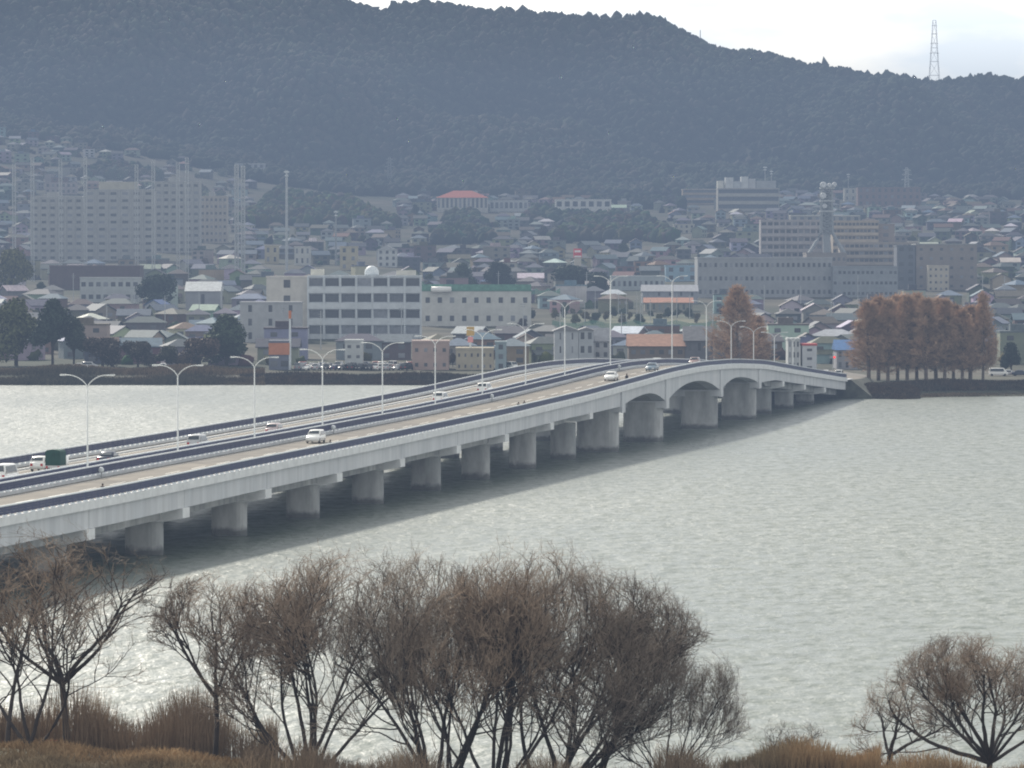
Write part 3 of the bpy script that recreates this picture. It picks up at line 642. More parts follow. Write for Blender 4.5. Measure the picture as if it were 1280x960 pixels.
# near-shore buildings
building('apartment_house', 'tall pale grey gable-ended building beside the bridge railing', 'building', 693, 723, 407, 462, 3, 2, (0.38, 0.40, 0.42), 14, winw=0.12, keep=458, gable='front', roofcol=(0.20, 0.20, 0.21), phrase='the grey gabled building')
building('apartment_house', 'narrow grey balconied wing of the grey gabled building', 'building', 723.5, 742, 409, 462, 3, 2, (0.36, 0.38, 0.40), 13, winw=0.5, keep=458, gable='front', roofcol=(0.2, 0.2, 0.21))
building('house', 'large old house with a broad orange-brown tiled roof by the bridge', 'house', 786, 856, 418, 462, 2, 6, (0.16, 0.13, 0.11), 14, winw=0.5, winh=0.35, keep=456, gable='side', roofcol=(0.27, 0.145, 0.10), phrase='the orange-roofed house')
building('house', 'dark weathered house beside the lone rust-brown conifer', 'house', 856.5, 892, 408, 462, 2, 3, (0.12, 0.12, 0.13), 12, winw=0.3, keep=456, gable='side', roofcol=(0.13, 0.13, 0.14))
building('house', 'white two-storey house peeking out above the grey gabled building', 'house', 742, 762, 410, 460, 3, 2, (0.5, 0.52, 0.54), 10, winw=0.45, keep=450, gable='side', roofcol=(0.2, 0.21, 0.23))
building('shop', 'pink-walled roadside shop with orange signboard', 'shop', 515, 561, 428, 466, 2, 4, PINKB, 12, winw=0.35, winh=0.25, keep=462, roofcol=(0.40, 0.31, 0.28), phrase='the pink shop')
building('building', 'beige two-storey building with small windows next to the pink shop', 'building', 570, 617, 437, 466, 2, 6, (0.37, 0.33, 0.25), 12, winw=0.3, winh=0.3, keep=462)
building('building', 'narrow blue-grey block next to the beige building', 'building', 619, 633, 429, 466, 3, 1, (0.25, 0.31, 0.33), 8, winw=0.4, keep=460)
t, W, Hh, Y = building('shop', 'dark low shop with a bright orange fascia at the car park', 'shop', 336, 362, 428, 466, 2, 2, (0.14, 0.15, 0.19), 9, winw=0.7, winh=0.4, keep=460, phrase='the orange shop')
MB().box(-W / 2 - .05, W / 2 + .05, -.25, -.06, Hh * .58, Hh * .98).build('fascia_sign', M_OBJ, t, color=(0.46, 0.19, 0.10))
building('building', 'small pale grey block standing in the car park', 'building', 431, 453, 427, 464, 3, 2, (0.42, 0.44, 0.44), 8, winw=0.4, winh=0.3, keep=455)
building('building', 'narrow white building with a red rooftop sign by the bridge end', 'building', 1003, 1021, 432, 466, 3, 1, (0.48, 0.50, 0.52), 9, winw=0.35, winh=0.3, keep=458, roofcol=(0.40, 0.07, 0.07), phrase='the red-signed white building')
building('building', 'pale building with vertical stripes by the end of the bridge', 'building', 985, 1000, 425, 466, 3, 3, (0.42, 0.44, 0.44), 9, winw=0.4, keep=455)
building('building', 'low shop with a bright blue roof by the rust-brown trees', 'shop', 1046, 1072, 425, 462, 2, 3, (0.25, 0.25, 0.27), 12, winw=0.4, keep=440, gable='side', roofcol=(0.05, 0.13, 0.30))
building('warehouse', 'barn-like warehouse with white curved roof', 'warehouse', 232, 275, 352, 388, 1, 1, (0.30, 0.31, 0.33), 16, winw=0.1, keep=376, gable='side', roofcol=(0.5, 0.52, 0.53), phrase='the curved-roof warehouse')
building('warehouse', 'long dark maroon warehouse below the apartment blocks', 'warehouse', 62, 175, 333, 362, 1, 1, (0.11, 0.08, 0.08), 20, winw=0.0, keep=348, phrase='the maroon warehouse', roofcol=(0.15, 0.11, 0.11))
building('building', 'white two-storey shed with pale roof strip below the maroon warehouse', 'shed', 100, 174, 348, 378, 2, 8, (0.40, 0.42, 0.42), 12, winw=0.6, winh=0.35, keep=362)
building('house', 'cream three-storey house above the white four-storey building', 'house', 425, 447, 309, 338, 3, 2, (0.45, 0.40, 0.28), 10, winw=0.35, keep=330)
building('house', 'white gabled house with dark windows behind the dome tank', 'house', 472, 496, 307, 334, 3, 3, (0.52, 0.54, 0.54), 10, winw=0.4, keep=328, gable='front', roofcol=(0.45, 0.46, 0.47))
building('house', 'pale yellow cube house beside the tall grey pole', 'house', 331, 348, 308, 330, 2, 2, (0.42, 0.38, 0.27), 9, winw=0.35, keep=326)
building('house', 'white cube house with a grey neighbour beside the tall pole', 'house', 368, 388, 309, 332, 2, 3, (0.50, 0.50, 0.47), 9, winw=0.35, keep=328)
building('building', 'long reddish brown building under the hill beside the radio tower', 'building', 1072, 1150, 235, 258, 3, 10, (0.22, 0.15, 0.135), 16, winw=0.4, keep=252, phrase='the reddish hillside building')
building('building', 'small white building with pale flat roof beneath the reddish one', 'building', 1055, 1070, 236, 252, 2, 2, (0.48, 0.46, 0.40), 10, winw=0.3, keep=250)
building('building', 'long building with a bright white roof edge above the terraced apartments', 'building', 988, 1075, 270, 288, 2, 9, (0.33, 0.31, 0.27), 14, winw=0.5, keep=283, roofcol=(0.75, 0.73, 0.64))
building('building', 'white low school wing high on the left hillside', 'building', 294, 331, 205, 220, 2, 5, (0.42, 0.44, 0.46), 14, winw=0.5, keep=219, phrase='the hillside school wing', roofcol=(0.55, 0.56, 0.56))
building('building', 'pinkish low school with white window frames above the apartments', 'building', 57, 96, 229, 243, 2, 6, (0.36, 0.31, 0.31), 12, winw=0.5, keep=242)
building('house', 'cream long house on the slope below the hospital', 'house', 842, 868, 281, 292, 2, 4, (0.47, 0.45, 0.38), 9, winw=0.4, keep=291)

# signal tower with red and white sign
Y = 2050; x = PX(722, Y); g = float(tz(x, Y))
t = thing('sign_tower', 'slender white tower carrying a red and white box sign', 'sign', (x, Y, g))
hs = PZ(322, Y) - g
MB().box(-1.6, 1.6, -1.6, 1.6, 0, hs).build('tower_shaft', M_OBJ, t, color=(0.5, 0.47, 0.4))
MB().box(-1.9, 1.9, -1.9, 1.9, hs, hs + 4.2).build('sign_box', M_OBJ, t, color=(0.62, 0.07, 0.09))
MB().box(-1.45, 1.45, -1.96, -1.9, hs + 2.4, hs + 3.4).build('sign_panel', M_OBJ, t, color=(0.8, 0.72, 0.72)); MB().box(-1.6, 1.6, -1.96, -1.9, hs + 0.1, hs + 0.9).build('sign_panel', M_OBJ, t, color=(0.8, 0.78, 0.76))
LANDMARKS.append(('the red sign tower', 722, 324)); seen_box(715, 730, 312, 338, Y)

# communications tower
building('office_building', 'low brownish flat-roofed block that carries the radio tower', 'office', 1008, 1058, 317, 350, 2, 8, (0.27, 0.24, 0.22), 26, winw=.5, winh=.3, keep=326, Y=ground_at(1033, 338) - 60)
Y = FOOT[-1][2] + 12 + 13; sc = Y / F; x = PX(1033, Y); g = PZ(317, Y - 13) + .2
t = thing('radio_tower', 'grey communications tower with flared legs and round white dish antennas', 'tower', (x, Y, g))
zt = PZ(235, Y) - g; zb = PZ(290, Y) - g
mb = MB()
for sx in (-1, 1):
    for sy in (-1, 1):
        mb.tube([(sx * 22 * sc, sy * 9 * sc, 0), (sx * 13 * sc, sy * 7 * sc, zb * .55), (sx * 7 * sc, sy * 6 * sc, zb), (sx * 6 * sc, sy * 6 * sc, zt)], [.9, .8, .7, .6], 6)
nz = 9
for k in range(nz):
    za, zc = zb * 0.9 + (zt - zb * 0.9) * k / nz, zb * 0.9 + (zt - zb * 0.9) * (k + 1) / nz; q = 6.3 * sc
    for sx, sy, ex, ey in ((-1, -1, 1, -1), (1, -1, 1, 1), (1, 1, -1, 1), (-1, 1, -1, -1)):
        mb.tube([(sx * q, sy * q, za), (ex * q, ey * q, zc)], .28, 4); mb.tube([(ex * q, ey * q, za), (sx * q, sy * q, zc)], .28, 4); mb.tube([(sx * q, sy * q, zc), (ex * q, ey * q, zc)], .28, 4)
mb.build('tower_frame', M_GALV, t)
MB().box(-4.2 * sc, 4.2 * sc, -4.2 * sc, 4.2 * sc, 0, zt - 2).build('core', M_GALV, t)
for z0 in (zt, PZ(251, Y) - g, PZ(264, Y) - g): MB().box(-8.5 * sc, 10 * sc, -8 * sc, 8 * sc, z0 - .5, z0 + .3).build('platform', M_STEEL, t)
M_DISH = mat('dish_white', (0.62, 0.64, 0.66), 0.6, 0.1, 0.5)
for u, v, r in ((1028, 231.5, 4), (1036, 232, 3), (1042, 231, 3), (1028, 245, 4), (1030, 258, 3)):
    c = ((u - 1033) * sc, -9 * sc, PZ(v, Y) - g)
    MB().lathe([(.2, -.3), (r * sc * .7, -.9), (r * sc, -.2), (r * sc, .5), (r * sc * .55, 1.4), (.2, 1.7)], 16, c, 1).build('dish_antenna', M_DISH, t, smooth=True)
LANDMARKS.append(('the radio tower', 1033, 265)); seen_box(1012, 1054, 226, 300, Y)

# lattice poles of the driving range with a thin net, pylons, masts
def lattice(name, label, cat, u, vt, vb, wpx, Y=None, arms=(), group=None, m=None, taper=1.0, step=None, r=None):
    m = m or M_STEEL
    Y = Y or ground_at(u, vb); x = PX(u, Y); g = float(tz(x, Y)) - 0.3; h = PZ(vt, Y) - g; w0 = wpx * Y / F / 2; w1 = w0 * taper; r = r or 0.16
    t = thing(name, label, cat, (x, Y, g), 0.0, group); mb = MB()
    n = max(4, int(h / (step or max(2.5, w0 * 3)))); q = lambda z: w0 + (w1 - w0) * (z / h) ** 0.8
    for sx in (-1, 1):
        for sy in (-1, 1):
            zs = [h * k / n for k in range(n + 1)]; mb.tube([(sx * q(z), sy * q(z), z) for z in zs], r * 1.3, 4)
    for k in range(n):
        a_, b_ = h * k / n, h * (k + 1) / n
        for sx, sy, ex, ey in ((-1, -1, 1, -1), (1, -1, 1, 1), (1, 1, -1, 1), (-1, 1, -1, -1)):
            mb.tube([(sx * q(a_), sy * q(a_), a_), (ex * q(b_), ey * q(b_), b_)], r, 4); mb.tube([(sx * q(b_), sy * q(b_), b_), (ex * q(b_), ey * q(b_), b_)], r, 4)
    mb.build('lattice_mast', m, t)
    for f, wd in arms:
        z = h * f; wv = wd * Y / F
        MB().tube([(-wv, 0, z), (0, 0, z + wv * .22), (wv, 0, z)], r * 1.2, 4).tube([(-wv, 0, z), (wv, 0, z)], r * 1.2, 4).build('crossarm', m, t)
    return t
YR = 1990.0
NP = [(18, 205), (41, 198), (76, 200), (107, 196), (171, 206), (192, 200), (223, 203), (234, 197), (296, 206), (304, 208)]
NPL = ['slim lattice net pole, first of the row from the picture edge', 'slim lattice net pole at the corner of the grey apartment block', 'slim net pole before the first apartment block, third of the row', 'bright slim net pole where two apartment blocks meet, fourth of the row',
       'net pole before the widest apartment block, fifth of the row', 'net pole at the edge of the tallest apartment block, sixth of the row', 'net pole before the tallest apartment block, first of a close pair', 'net pole before the tallest apartment block, second of a close pair',
       'taller lattice pole at the end of the net, first of the twin poles', 'taller lattice pole at the end of the net, second of the twin poles']
for k, ((u, vt), lab) in enumerate(zip(NP, NPL)):
    lattice('net_pole', lab, 'net pole', u, vt, 352, 3.6 if k < 8 else 4.2, Y=YR + (k % 2) * 14, group='tall lattice poles of the driving range net', m=M_STEEL, r=0.085 if k < 8 else 0.15, step=2.2)
def net(name, label, u0, u1, v0, v1, Y, alpha, col, cat='net'):
    m = bpy.data.materials.new(name + '_mesh'); m.use_nodes = True; n, l = m.node_tree.nodes, m.node_tree.links
    b = n['Principled BSDF']; b.inputs['Base Color'].default_value = (*col, 1); b.inputs['Roughness'].default_value = 1
    tr = n.new('ShaderNodeBsdfTransparent'); mx = n.new('ShaderNodeMixShader'); l.new(tr.outputs[0], mx.inputs[1]); l.new(b.outputs[0], mx.inputs[2])
    nz = n.new('ShaderNodeTexNoise'); tc = n.new('ShaderNodeTexCoord'); l.new(tc.outputs['Object'], nz.inputs['Vector']); nz.inputs['Scale'].default_value = 0.3
    mr = n.new('ShaderNodeMapRange'); mr.inputs['To Min'].default_value = alpha * 0.6; mr.inputs['To Max'].default_value = alpha * 1.4; l.new(nz.outputs['Fac'], mr.inputs['Value']); l.new(mr.outputs[0], mx.inputs[0])
    l.new(mx.outputs[0], n['Material Output'].inputs['Surface'])
    x0, x1 = PX(u0, Y), PX(u1, Y); g = min(float(tz(x0, Y)), float(tz(x1, Y))) - 0.5
    z1 = PZ(v0, Y); z0 = max(g, PZ(v1, Y)); mb = MB(); N = 12
    for k in range(N + 1):
        xx = x0 + (x1 - x0) * k / N; sag = 1.2 * math.sin(math.pi * (k % 3) / 3)
        mb.v += [(xx, Y, z0), (xx, Y, z1 - sag)]
    mb.f += [(2 * k, 2 * k + 2, 2 * k + 3, 2 * k + 1) for k in range(N)]
    return put(mb.build(name, m), label, cat)
net('driving_range_net', 'vast thin grey net hung between the tall lattice poles', 18, 300, 208, 350, YR + 7, 0.10, (0.42, 0.44, 0.45))
net('sports_net', 'low green sports-ground net in front of the tan pitch', 690, 896, 400, 412, 1495, 0.62, (0.10, 0.24, 0.17))
net('sports_net', 'taller pale green net at the back of the tan pitch', 700, 880, 376, 398, 1640, 0.25, (0.16, 0.22, 0.15))
net('sports_net', 'bright green fence strip beside the long white hall roof', 640, 700, 360, 368, 1700, 0.6, (0.12, 0.30, 0.22))
FOOT += [(690, 890, 1480, 1650)]
seen_box(694, 888, 374, 403, 1640)
# sports pitch
Yp0, Yp1 = 1500, 1636; mb = MB()
for k in range(9):
    Yk = Yp0 + (Yp1 - Yp0) * k / 8; mb.v += [(PX(700, Yk), Yk, float(tz(PX(700, Yk), Yk)) + .05), (PX(885, Yk), Yk, float(tz(PX(885, Yk), Yk)) + .05)]
mb.f += [(2 * k, 2 * k + 1, 2 * k + 3, 2 * k + 2) for k in range(8)]
put(mb.build('ground', mat('tan_pitch', (0.105, 0.105, 0.06), 0.95, 0.4, 0.12, col2=(0.055, 0.07, 0.042))), kind='structure')
for k, u in enumerate((703, 731, 744, 773, 783, 796, 803, 813, 846, 862)):
    Yk = 1500 + (k * 37) % 120
    x = PX(u, Yk); g = float(tz(x, Yk)); t = thing('net_post', f'thin pale post at the sports pitch, {["first","second","third","fourth","fifth","sixth","seventh","eighth","ninth","tenth"][k]} counting from the grey gabled building', 'post', (x, Yk, g), 0, 'thin posts around the sports pitch')
    MB().tube([(0, 0, 0), (0, 0, 9 + k % 3)], [.14, .09], 6).build('pole', M_STEEL, t); MB().box(-.5, .5, -.08, .08, 8.2, 8.35).build('crossbar', M_STEEL, t)
lattice('transmission_tower', 'tall pale transmission pylon standing on the mountain ridge against the sky', 'pylon', 1167, 26, 114, 15, Y=4505, arms=((.52, 6), (.66, 5), (.8, 4), (.92, 3.5)), taper=.25, m=mat('hazy_steel', (0.8, 0.78, 0.76), .7, .1, 1), r=.14, step=12)
lattice('transmission_tower', 'thin dark transmission pylon on the slope above the school dome', 'pylon', 487, 197, 240, 7, arms=((.7, 6), (.82, 5), (.94, 4)), taper=.3, m=M_GALV, r=.28, Y=3720)
lattice('transmission_tower', 'thin grey transmission pylon above the reddish hillside building', 'pylon', 1133, 210, 256, 8, arms=((.65, 7), (.8, 6), (.93, 5)), taper=.3, m=M_STEEL, r=.28, Y=3480)
def mast(label, u, vt, vb, r, m, Y=None, cat='mast', name='mast', heads=0, group=None):
    Y = Y or ground_at(u, vb); x = PX(u, Y); g = float(tz(x, Y)) - .3; h = PZ(vt, Y) - g
    t = thing(name, label, cat, (x, Y, g), 0, group)
    MB().tube([(0, 0, 0), (0, 0, h * .5), (0, 0, h)], [r, r * .85, r * .7], 8).build('pole', m, t)
    if heads:
        MB().box(-heads, heads, -.5, .5, h - 1.2, h - .4).build('head', M_RAILW, t); MB().box(-heads * .7, heads * .7, -.5, .5, h - 3.0, h - 2.3).build('head', M_RAILW, t)
    return t
mast('thick tall grey pole with floodlight head above the long white building', 358.5, 213, 338, 0.75, M_STEEL, heads=1.2, name='floodlight_mast')
mast('shorter floodlight pole above the white four-storey building', 420, 263, 332, 0.5, M_GALV, heads=1.0, name='floodlight_mast')
mast('thin floodlit mast on the hospital roof edge, taller of the two', 956, 208, 262, 0.35, M_STEEL, heads=1.5)
mast('thin floodlit mast beside the hospital, shorter of the two', 964, 213, 262, 0.35, M_STEEL, heads=1.2)
mast('thin mast above the small white building by the reddish block', 1060, 217, 254, 0.3, M_STEEL, heads=1.2)
mast('tiny bare mast on the mountain skyline', 875, 38, 66, 0.5, M_GALV, Y=4500)
t = mast('white chimney-like pole with orange band by the car park', 362.5, 390, 466, 0.32, M_RAILW, name='flue_pole')
MB().tube([(0, 0, 13.5), (0, 0, 15.5)], .36, 8).build('orange_band', mat('orange_paint', (0.5, 0.16, 0.05), .7, .1, 1), t)
t = mast('yellow and red pole sign behind the beige building', 588, 409, 462, 0.3, M_RAILW, name='pole_sign'); MB().box(-1.0, 1.0, -.3, .3, 9.0, 11.3).build('sign_panel', mat('yellow_paint', (0.55, 0.36, 0.1), .7, .1, 1), t); MB().box(-.7, .7, -.3, .3, 7.3, 8.7).build('sign_panel', M_OBJ, t, color=(0.7, .3, .3))
t = mast('traffic signal showing red by the end of the bridge', 1041, 441, 470, 0.09, M_STEEL, name='traffic_light', Y=1075); h = PZ(445, 1075) - float(tz(PX(1041, 1075), 1075))
MB().box(-.75, .75, -.2, .2, h - .3, h + .3).build('signal_box', M_GALV, t); MB().lathe([(.28, -.02), (.26, .04), (.05, .06)], 12, (.4, -.24, h), 1).build('red_lens', mat('red_lens', (1.0, .06, .05), .5, 0, 1, emit=1.6), t)

# ------------------------------------------------------------------ houses of the town
def house_meshes(kind, w, d, h):
    wb = MB(); rb = MB(); e = .55
    if kind == 'gable':
        wb.box(-w / 2, w / 2, 0, d, 0, h); r = d * .27
        wb.prism([(0.02, h), (d - .02, h), (d / 2, h + r * .93)], 0, -w / 2, w / 2)
        for y0, y1, za, zb in ((-e, d / 2, h - e * .54, h + r), (d + e, d / 2, h - e * .54, h + r)):
            rb.poly([(-w / 2 - e, y0, za), (w / 2 + e, y0, za), (w / 2 + e, y1, zb), (-w / 2 - e, y1, zb), (-w / 2 - e, y0, za + .25), (w / 2 + e, y0, za + .25), (w / 2 + e, y1, zb + .25), (-w / 2 - e, y1, zb + .25)],
                    [(0, 1, 2, 3), (7, 6, 5, 4), (0, 4, 5, 1), (1, 5, 6, 2), (3, 2, 6, 7), (0, 3, 7, 4)])
    elif kind == 'gable_end':
        wb.box(-w / 2, w / 2, 0, d, 0, h); r = w * .27
        wb.prism([(-w / 2 + .02, h), (w / 2 - .02, h), (0, h + r * .93)], 1, 0, d)
        for s in (-1, 1):
            rb.poly([(s * (w / 2 + e), -e, h - e * .54), (s * (w / 2 + e), d + e, h - e * .54), (0, d + e, h + r), (0, -e, h + r), (s * (w / 2 + e), -e, h - e * .54 + .25), (s * (w / 2 + e), d + e, h - e * .54 + .25), (0, d + e, h + r + .25), (0, -e, h + r + .25)],
                    [(0, 1, 2, 3), (7, 6, 5, 4), (0, 4, 5, 1), (1, 5, 6, 2), (3, 2, 6, 7), (0, 3, 7, 4)])
    elif kind == 'hip':
        wb.box(-w / 2, w / 2, 0, d, 0, h); r = min(w, d) * .26; i = min(w, d) / 2
        rb.poly([(-w / 2 - e, -e, h), (w / 2 + e, -e, h), (w / 2 + e, d + e, h), (-w / 2 - e, d + e, h), (-w / 2 + i, d / 2, h + r), (w / 2 - i, d / 2, h + r)] if w > d else
                [(-w / 2 - e, -e, h), (w / 2 + e, -e, h), (w / 2 + e, d + e, h), (-w / 2 - e, d + e, h), (-.05, i, h + r), (.05, d - i, h + r)],
                [(0, 1, 5, 4), (1, 2, 5), (2, 3, 4, 5), (3, 0, 4), (3, 2, 1, 0)] if w > d else [(0, 1, 4), (1, 2, 5, 4), (2, 3, 5), (3, 0, 4, 5), (3, 2, 1, 0)])
    elif kind == 'stepped':
        wb.box(-w / 2, w / 2, 1.5, d, 0, h); wb.box(-w / 2 + .5, w / 2 - 1.5, -2, 1.48, 0, h * .5); r = w * .2
        rb.poly([(-w / 2 - e, 1.5 - e, h), (w / 2 + e, 1.5 - e, h), (w / 2 + e, d + e, h), (-w / 2 - e, d + e, h), (-w / 2 + 3, d / 2 + .7, h + r), (w / 2 - 3, d / 2 + .7, h + r)], [(0, 1, 5, 4), (1, 2, 5), (2, 3, 4, 5), (3, 0, 4), (3, 2, 1, 0)])
        rb.poly([(-w / 2, -2.5, h * .5 - .1), (w / 2 - 1, -2.5, h * .5 - .1), (w / 2 - 1, 1.49, h * .5 + 1.2), (-w / 2, 1.49, h * .5 + 1.2), (-w / 2, 1.49, h * .5), (w / 2 - 1, 1.49, h * .5)], [(0, 1, 2, 3), (0, 4, 5, 1), (0, 3, 4), (1, 5, 2)])
    else:
        wb.box(-w / 2, w / 2, 0, d, 0, h); rb.box(-w / 2 - .15, w / 2 + .15, -.15, d + .15, h, h + .45); rb.box(-w / 4, w / 8, d * .3, d * .7, h + .452, h + 2.2)
    return wb, rb
HK = [('gable', 10.5, 8, 5.8), ('gable', 13, 8.5, 5.4), ('gable_end', 8, 10, 5.9), ('gable_end', 9.5, 11, 5.6), ('hip', 10.5, 9, 5.7), ('hip', 9, 9.5, 5.9), ('stepped', 11, 9, 6.2), ('flat', 10, 9, 8.0), ('flat', 14, 10, 9.5), ('gable', 9, 7, 3.4), ('hip', 15, 9, 6.0)]
KIND_WORD = {'gable': 'gable', 'gable_end': 'end-gable', 'hip': 'hipped', 'stepped': 'two-step', 'flat': 'flat'}
HK = [(k_, w_ * .84, d_ * .84, h_ * .92) for k_, w_, d_, h_ in HK]
HPROTO = []
for kd, w_, d_, h_ in HK:
    wb, rb = house_meshes(kd, w_, d_, h_)
    wins = []
    y_f = (-.03 if kd != 'stepped' else 1.46)
    zs = [h_ - 2.1] + ([0.9] if h_ > 5 and kd != 'stepped' else []) + ([h_ / 2 - 0.8] if kd == 'flat' else [])
    for z in zs:
        for q in (-.27, .22): wins.append((w_ * q, y_f, z))
    HPROTO.append(dict(k=kd, w=w_, d=d_, h=h_, wall=wb.mesh('wall', M_OBJ), roof=rb.mesh('roof', M_ROOF), wb=wb, rb=rb, wins=wins))
WINM = MB().box(-.9, .9, -.04, .05, 0, 1.25).mesh('window', M_GLASSB)
WALLC = [('white', (0.47, 0.48, 0.48)), ('cream', (0.38, 0.35, 0.29)), ('pale grey', (0.34, 0.35, 0.36)), ('beige', (0.33, 0.30, 0.25)), ('brown', (0.16, 0.135, 0.12)), ('blue-grey', (0.24, 0.27, 0.29)), ('tan', (0.27, 0.235, 0.19)), ('dark grey', (0.12, 0.125, 0.13))]
WALLW = [13, 9, 18, 12, 13, 11, 10, 14]
ROOFC = [('slate grey', (0.115, 0.125, 0.145)), ('dark grey', (0.07, 0.075, 0.085)), ('blue-grey', (0.13, 0.165, 0.21)), ('brown', (0.125, 0.10, 0.085)), ('rust red', (0.16, 0.10, 0.08)), ('silver grey', (0.33, 0.35, 0.36)), ('white', (0.6, 0.6, 0.58)), ('green', (0.10, 0.17, 0.14)), ('dull blue', (0.08, 0.13, 0.22))]
ROOFW = [34, 26, 18, 12, 2.5, 7, 2.5, .0, .8]
# positions: rows climbing the slope
spots = []
Drow = 1172.0
while Drow < 3740:
    v0 = float(VH + (HC - tz(0, Drow)) * F / Drow)
    u = -70.0 + R.uniform(0, 15)
    step_m = 9.2 if Drow < 2600 else 10.5
    while u < 1350:
        Y = Drow + R.uniform(-7, 7); x = PX(u, Y)
        ok = True
        for a0, a1, y0, y1 in FOOT:
            if a0 - 3 < u < a1 + 3 and y0 < Y < y1: ok = False; break
        g = float(tz(x, Y)); uu, vv = UV(x, Y, g); top = VH + (HC - g - 8) * F / Y
        if ok:
            hw = 6.5 * F / Y
            for a0, a1, b0, b1, ys in SCREEN:
                if ys > Y and a0 - hw < u < a1 + hw and top < b1: ok = False; break
        if Drow > 2950:      # woods and the mountain foot
            lim = np.interp(u, [-100, 0, 150, 260, 330, 480, 560, 700, 850, 1000, 1300], [164, 168, 186, 205, 232, 246, 248, 250, 252, 244, 256])
            if vv < lim + R.uniform(0, 4): ok = False
        # groves on the hillside
        for gu, gv, gr, gh in ((405, 262, 92, 26), (582, 292, 36, 24), (765, 290, 78, 20), (800, 244, 60, 18), (240, 245, 26, 20), (150, 215, 50, 14), (700, 268, 40, 10)):
            if abs(u - gu) < gr and abs(vv - gv) < gh: ok = False
        if 1060 < u < 1265 and Y < 1180: ok = False
        if 875 < u < 970 and Y < 1200: ok = False
        if 360 < u < 516 and Y < 1200: ok = False
        if R.random() < (0.07 if Drow < 2000 else 0.12): ok = False
        if ok: spots.append((x, Y, g, u, vv))
        u += (step_m + R.uniform(0, 6) + (R.random() < .08) * 9) * F / Y
    # next row: about 7 to 9 picture rows further up
    D2 = Drow + 14
    vl0 = float(VH + (HC - tz(PX(110, Drow), Drow)) * F / Drow)
    while D2 < 3800 and (v0 - float(VH + (HC - tz(0, D2)) * F / D2)) < 6.0 and (Drow < 2850 or vl0 - float(VH + (HC - tz(PX(110, D2), D2)) * F / D2) < 6.5): D2 += 6
    Drow = D2
def pick(lst, wts): return lst[R.choices(range(len(lst)), wts)[0]]
houses = []
for x, Y, g, u, v in spots:
    p = R.choices(range(len(HK)), [12, 7, 10, 7, 12, 8, 9, 5 if Y < 2700 else 3, 3, 3, 4])[0]
    houses.append((x, Y, g, u, v, p, pick(WALLC, WALLW), pick(ROOFC, ROOFW), R.choice([0, 0, 0, .3, -.3, .6, -.5, 1.2, 0.1])))
inframe = sorted([h for h in houses if -4 < h[3] < 1284], key=lambda h: h[1])
solo = inframe[:300]; solo_ids = {id(h) for h in solo}
ORD = 'first second third fourth fifth sixth seventh eighth ninth tenth eleventh twelfth thirteenth fourteenth fifteenth sixteenth seventeenth eighteenth nineteenth twentieth'.split()
_used = {}
def place_phrase(u, v):
    best = min(LANDMARKS, key=lambda l: math.hypot((l[1] - u), (l[2] - v) * 1.6))
    du, dv = u - best[1], (v - best[2]) * 1.6
    if abs(du) > abs(dv) * 1.1: r = 'right of' if du > 0 else 'left of'
    else: r = 'below' if dv > 0 else 'above'
    return f'{r} {best[0]}', math.hypot(du, dv)
def label_all(items):
    """items: [(object, description, u, v)] -> labels that differ, counted outward from the landmark when alike"""
    by = {}
    for o, d, u, v in items:
        ph, dist = place_phrase(u, v); by.setdefault((d, ph), []).append((dist, o))
    for (d, ph), rows_ in by.items():
        rows_.sort(key=lambda q: q[0])
        for k, (dist, o) in enumerate(rows_):
            o['label'] = f'{d} {ph}' if len(rows_) == 1 else f'{ORD[min(k, 19)]} {d} {ph}'
items = []
for h in solo:
    x, Y, g, u, v, p, wc, rc, rz = h; P = HPROTO[p]
    t = thing('house', '', 'house', (x, Y, g - .3), rz, 'houses of the lakeside town')
    link('wall', P['wall'], t, color=tuple(c * R.uniform(.6, .98) for c in wc[1])); link('roof', P['roof'], t, color=tuple(c * R.uniform(.85, 1.15) for c in rc[1]))
    if Y < 1700:
        for wx in P['wins']: link('window', WINM, t, wx, color=glassc())
    items.append((t, f'{wc[0]} house with {rc[0]} {KIND_WORD[P["k"]]} roof', u, v - 6))
label_all(items)
# the hundreds beyond: one mass of small houses
Vs, Cs, Fs = [], [], []; base = 0; V4 = []
for h in houses:
    if id(h) in solo_ids: continue
    x, Y, g, u, v, p, wc, rc, rz = h; P = HPROTO[p]; c_, s_ = math.cos(rz), math.sin(rz)
    def add(mb, colr, dx=0, dy=0, dz=0):
        global base
        for vx, vy, vz in mb.v:
            vx += dx; vy += dy; V4.append((x + vx * c_ - vy * s_, Y + vx * s_ + vy * c_, g - .3 + vz + dz)); Cs.append(colr)
        Fs.extend(tuple(base + i for i in f) for f in mb.f); base += len(mb.v)
    add(P['wb'], [c * R.uniform(.6, .98) for c in wc[1]]); add(P['rb'], [c * R.uniform(.85, 1.15) for c in rc[1]])
    for wx in P['wins']: add(MB().box(-1.0, 1.0, -.04, .05, 0, 1.3), (0.05, 0.06, 0.07), *wx)
me = bpy.data.meshes.new('distant_houses'); me.from_pydata(V4, [], Fs); me.materials.append(M_ATTR)
at_ = me.color_attributes.new('Col', 'FLOAT_COLOR', 'POINT'); cc = np.ones((len(V4), 4), np.float32); cc[:, :3] = np.array(Cs); at_.data.foreach_set('color', cc.ravel())
put(link('distant_houses', me), kind='stuff')

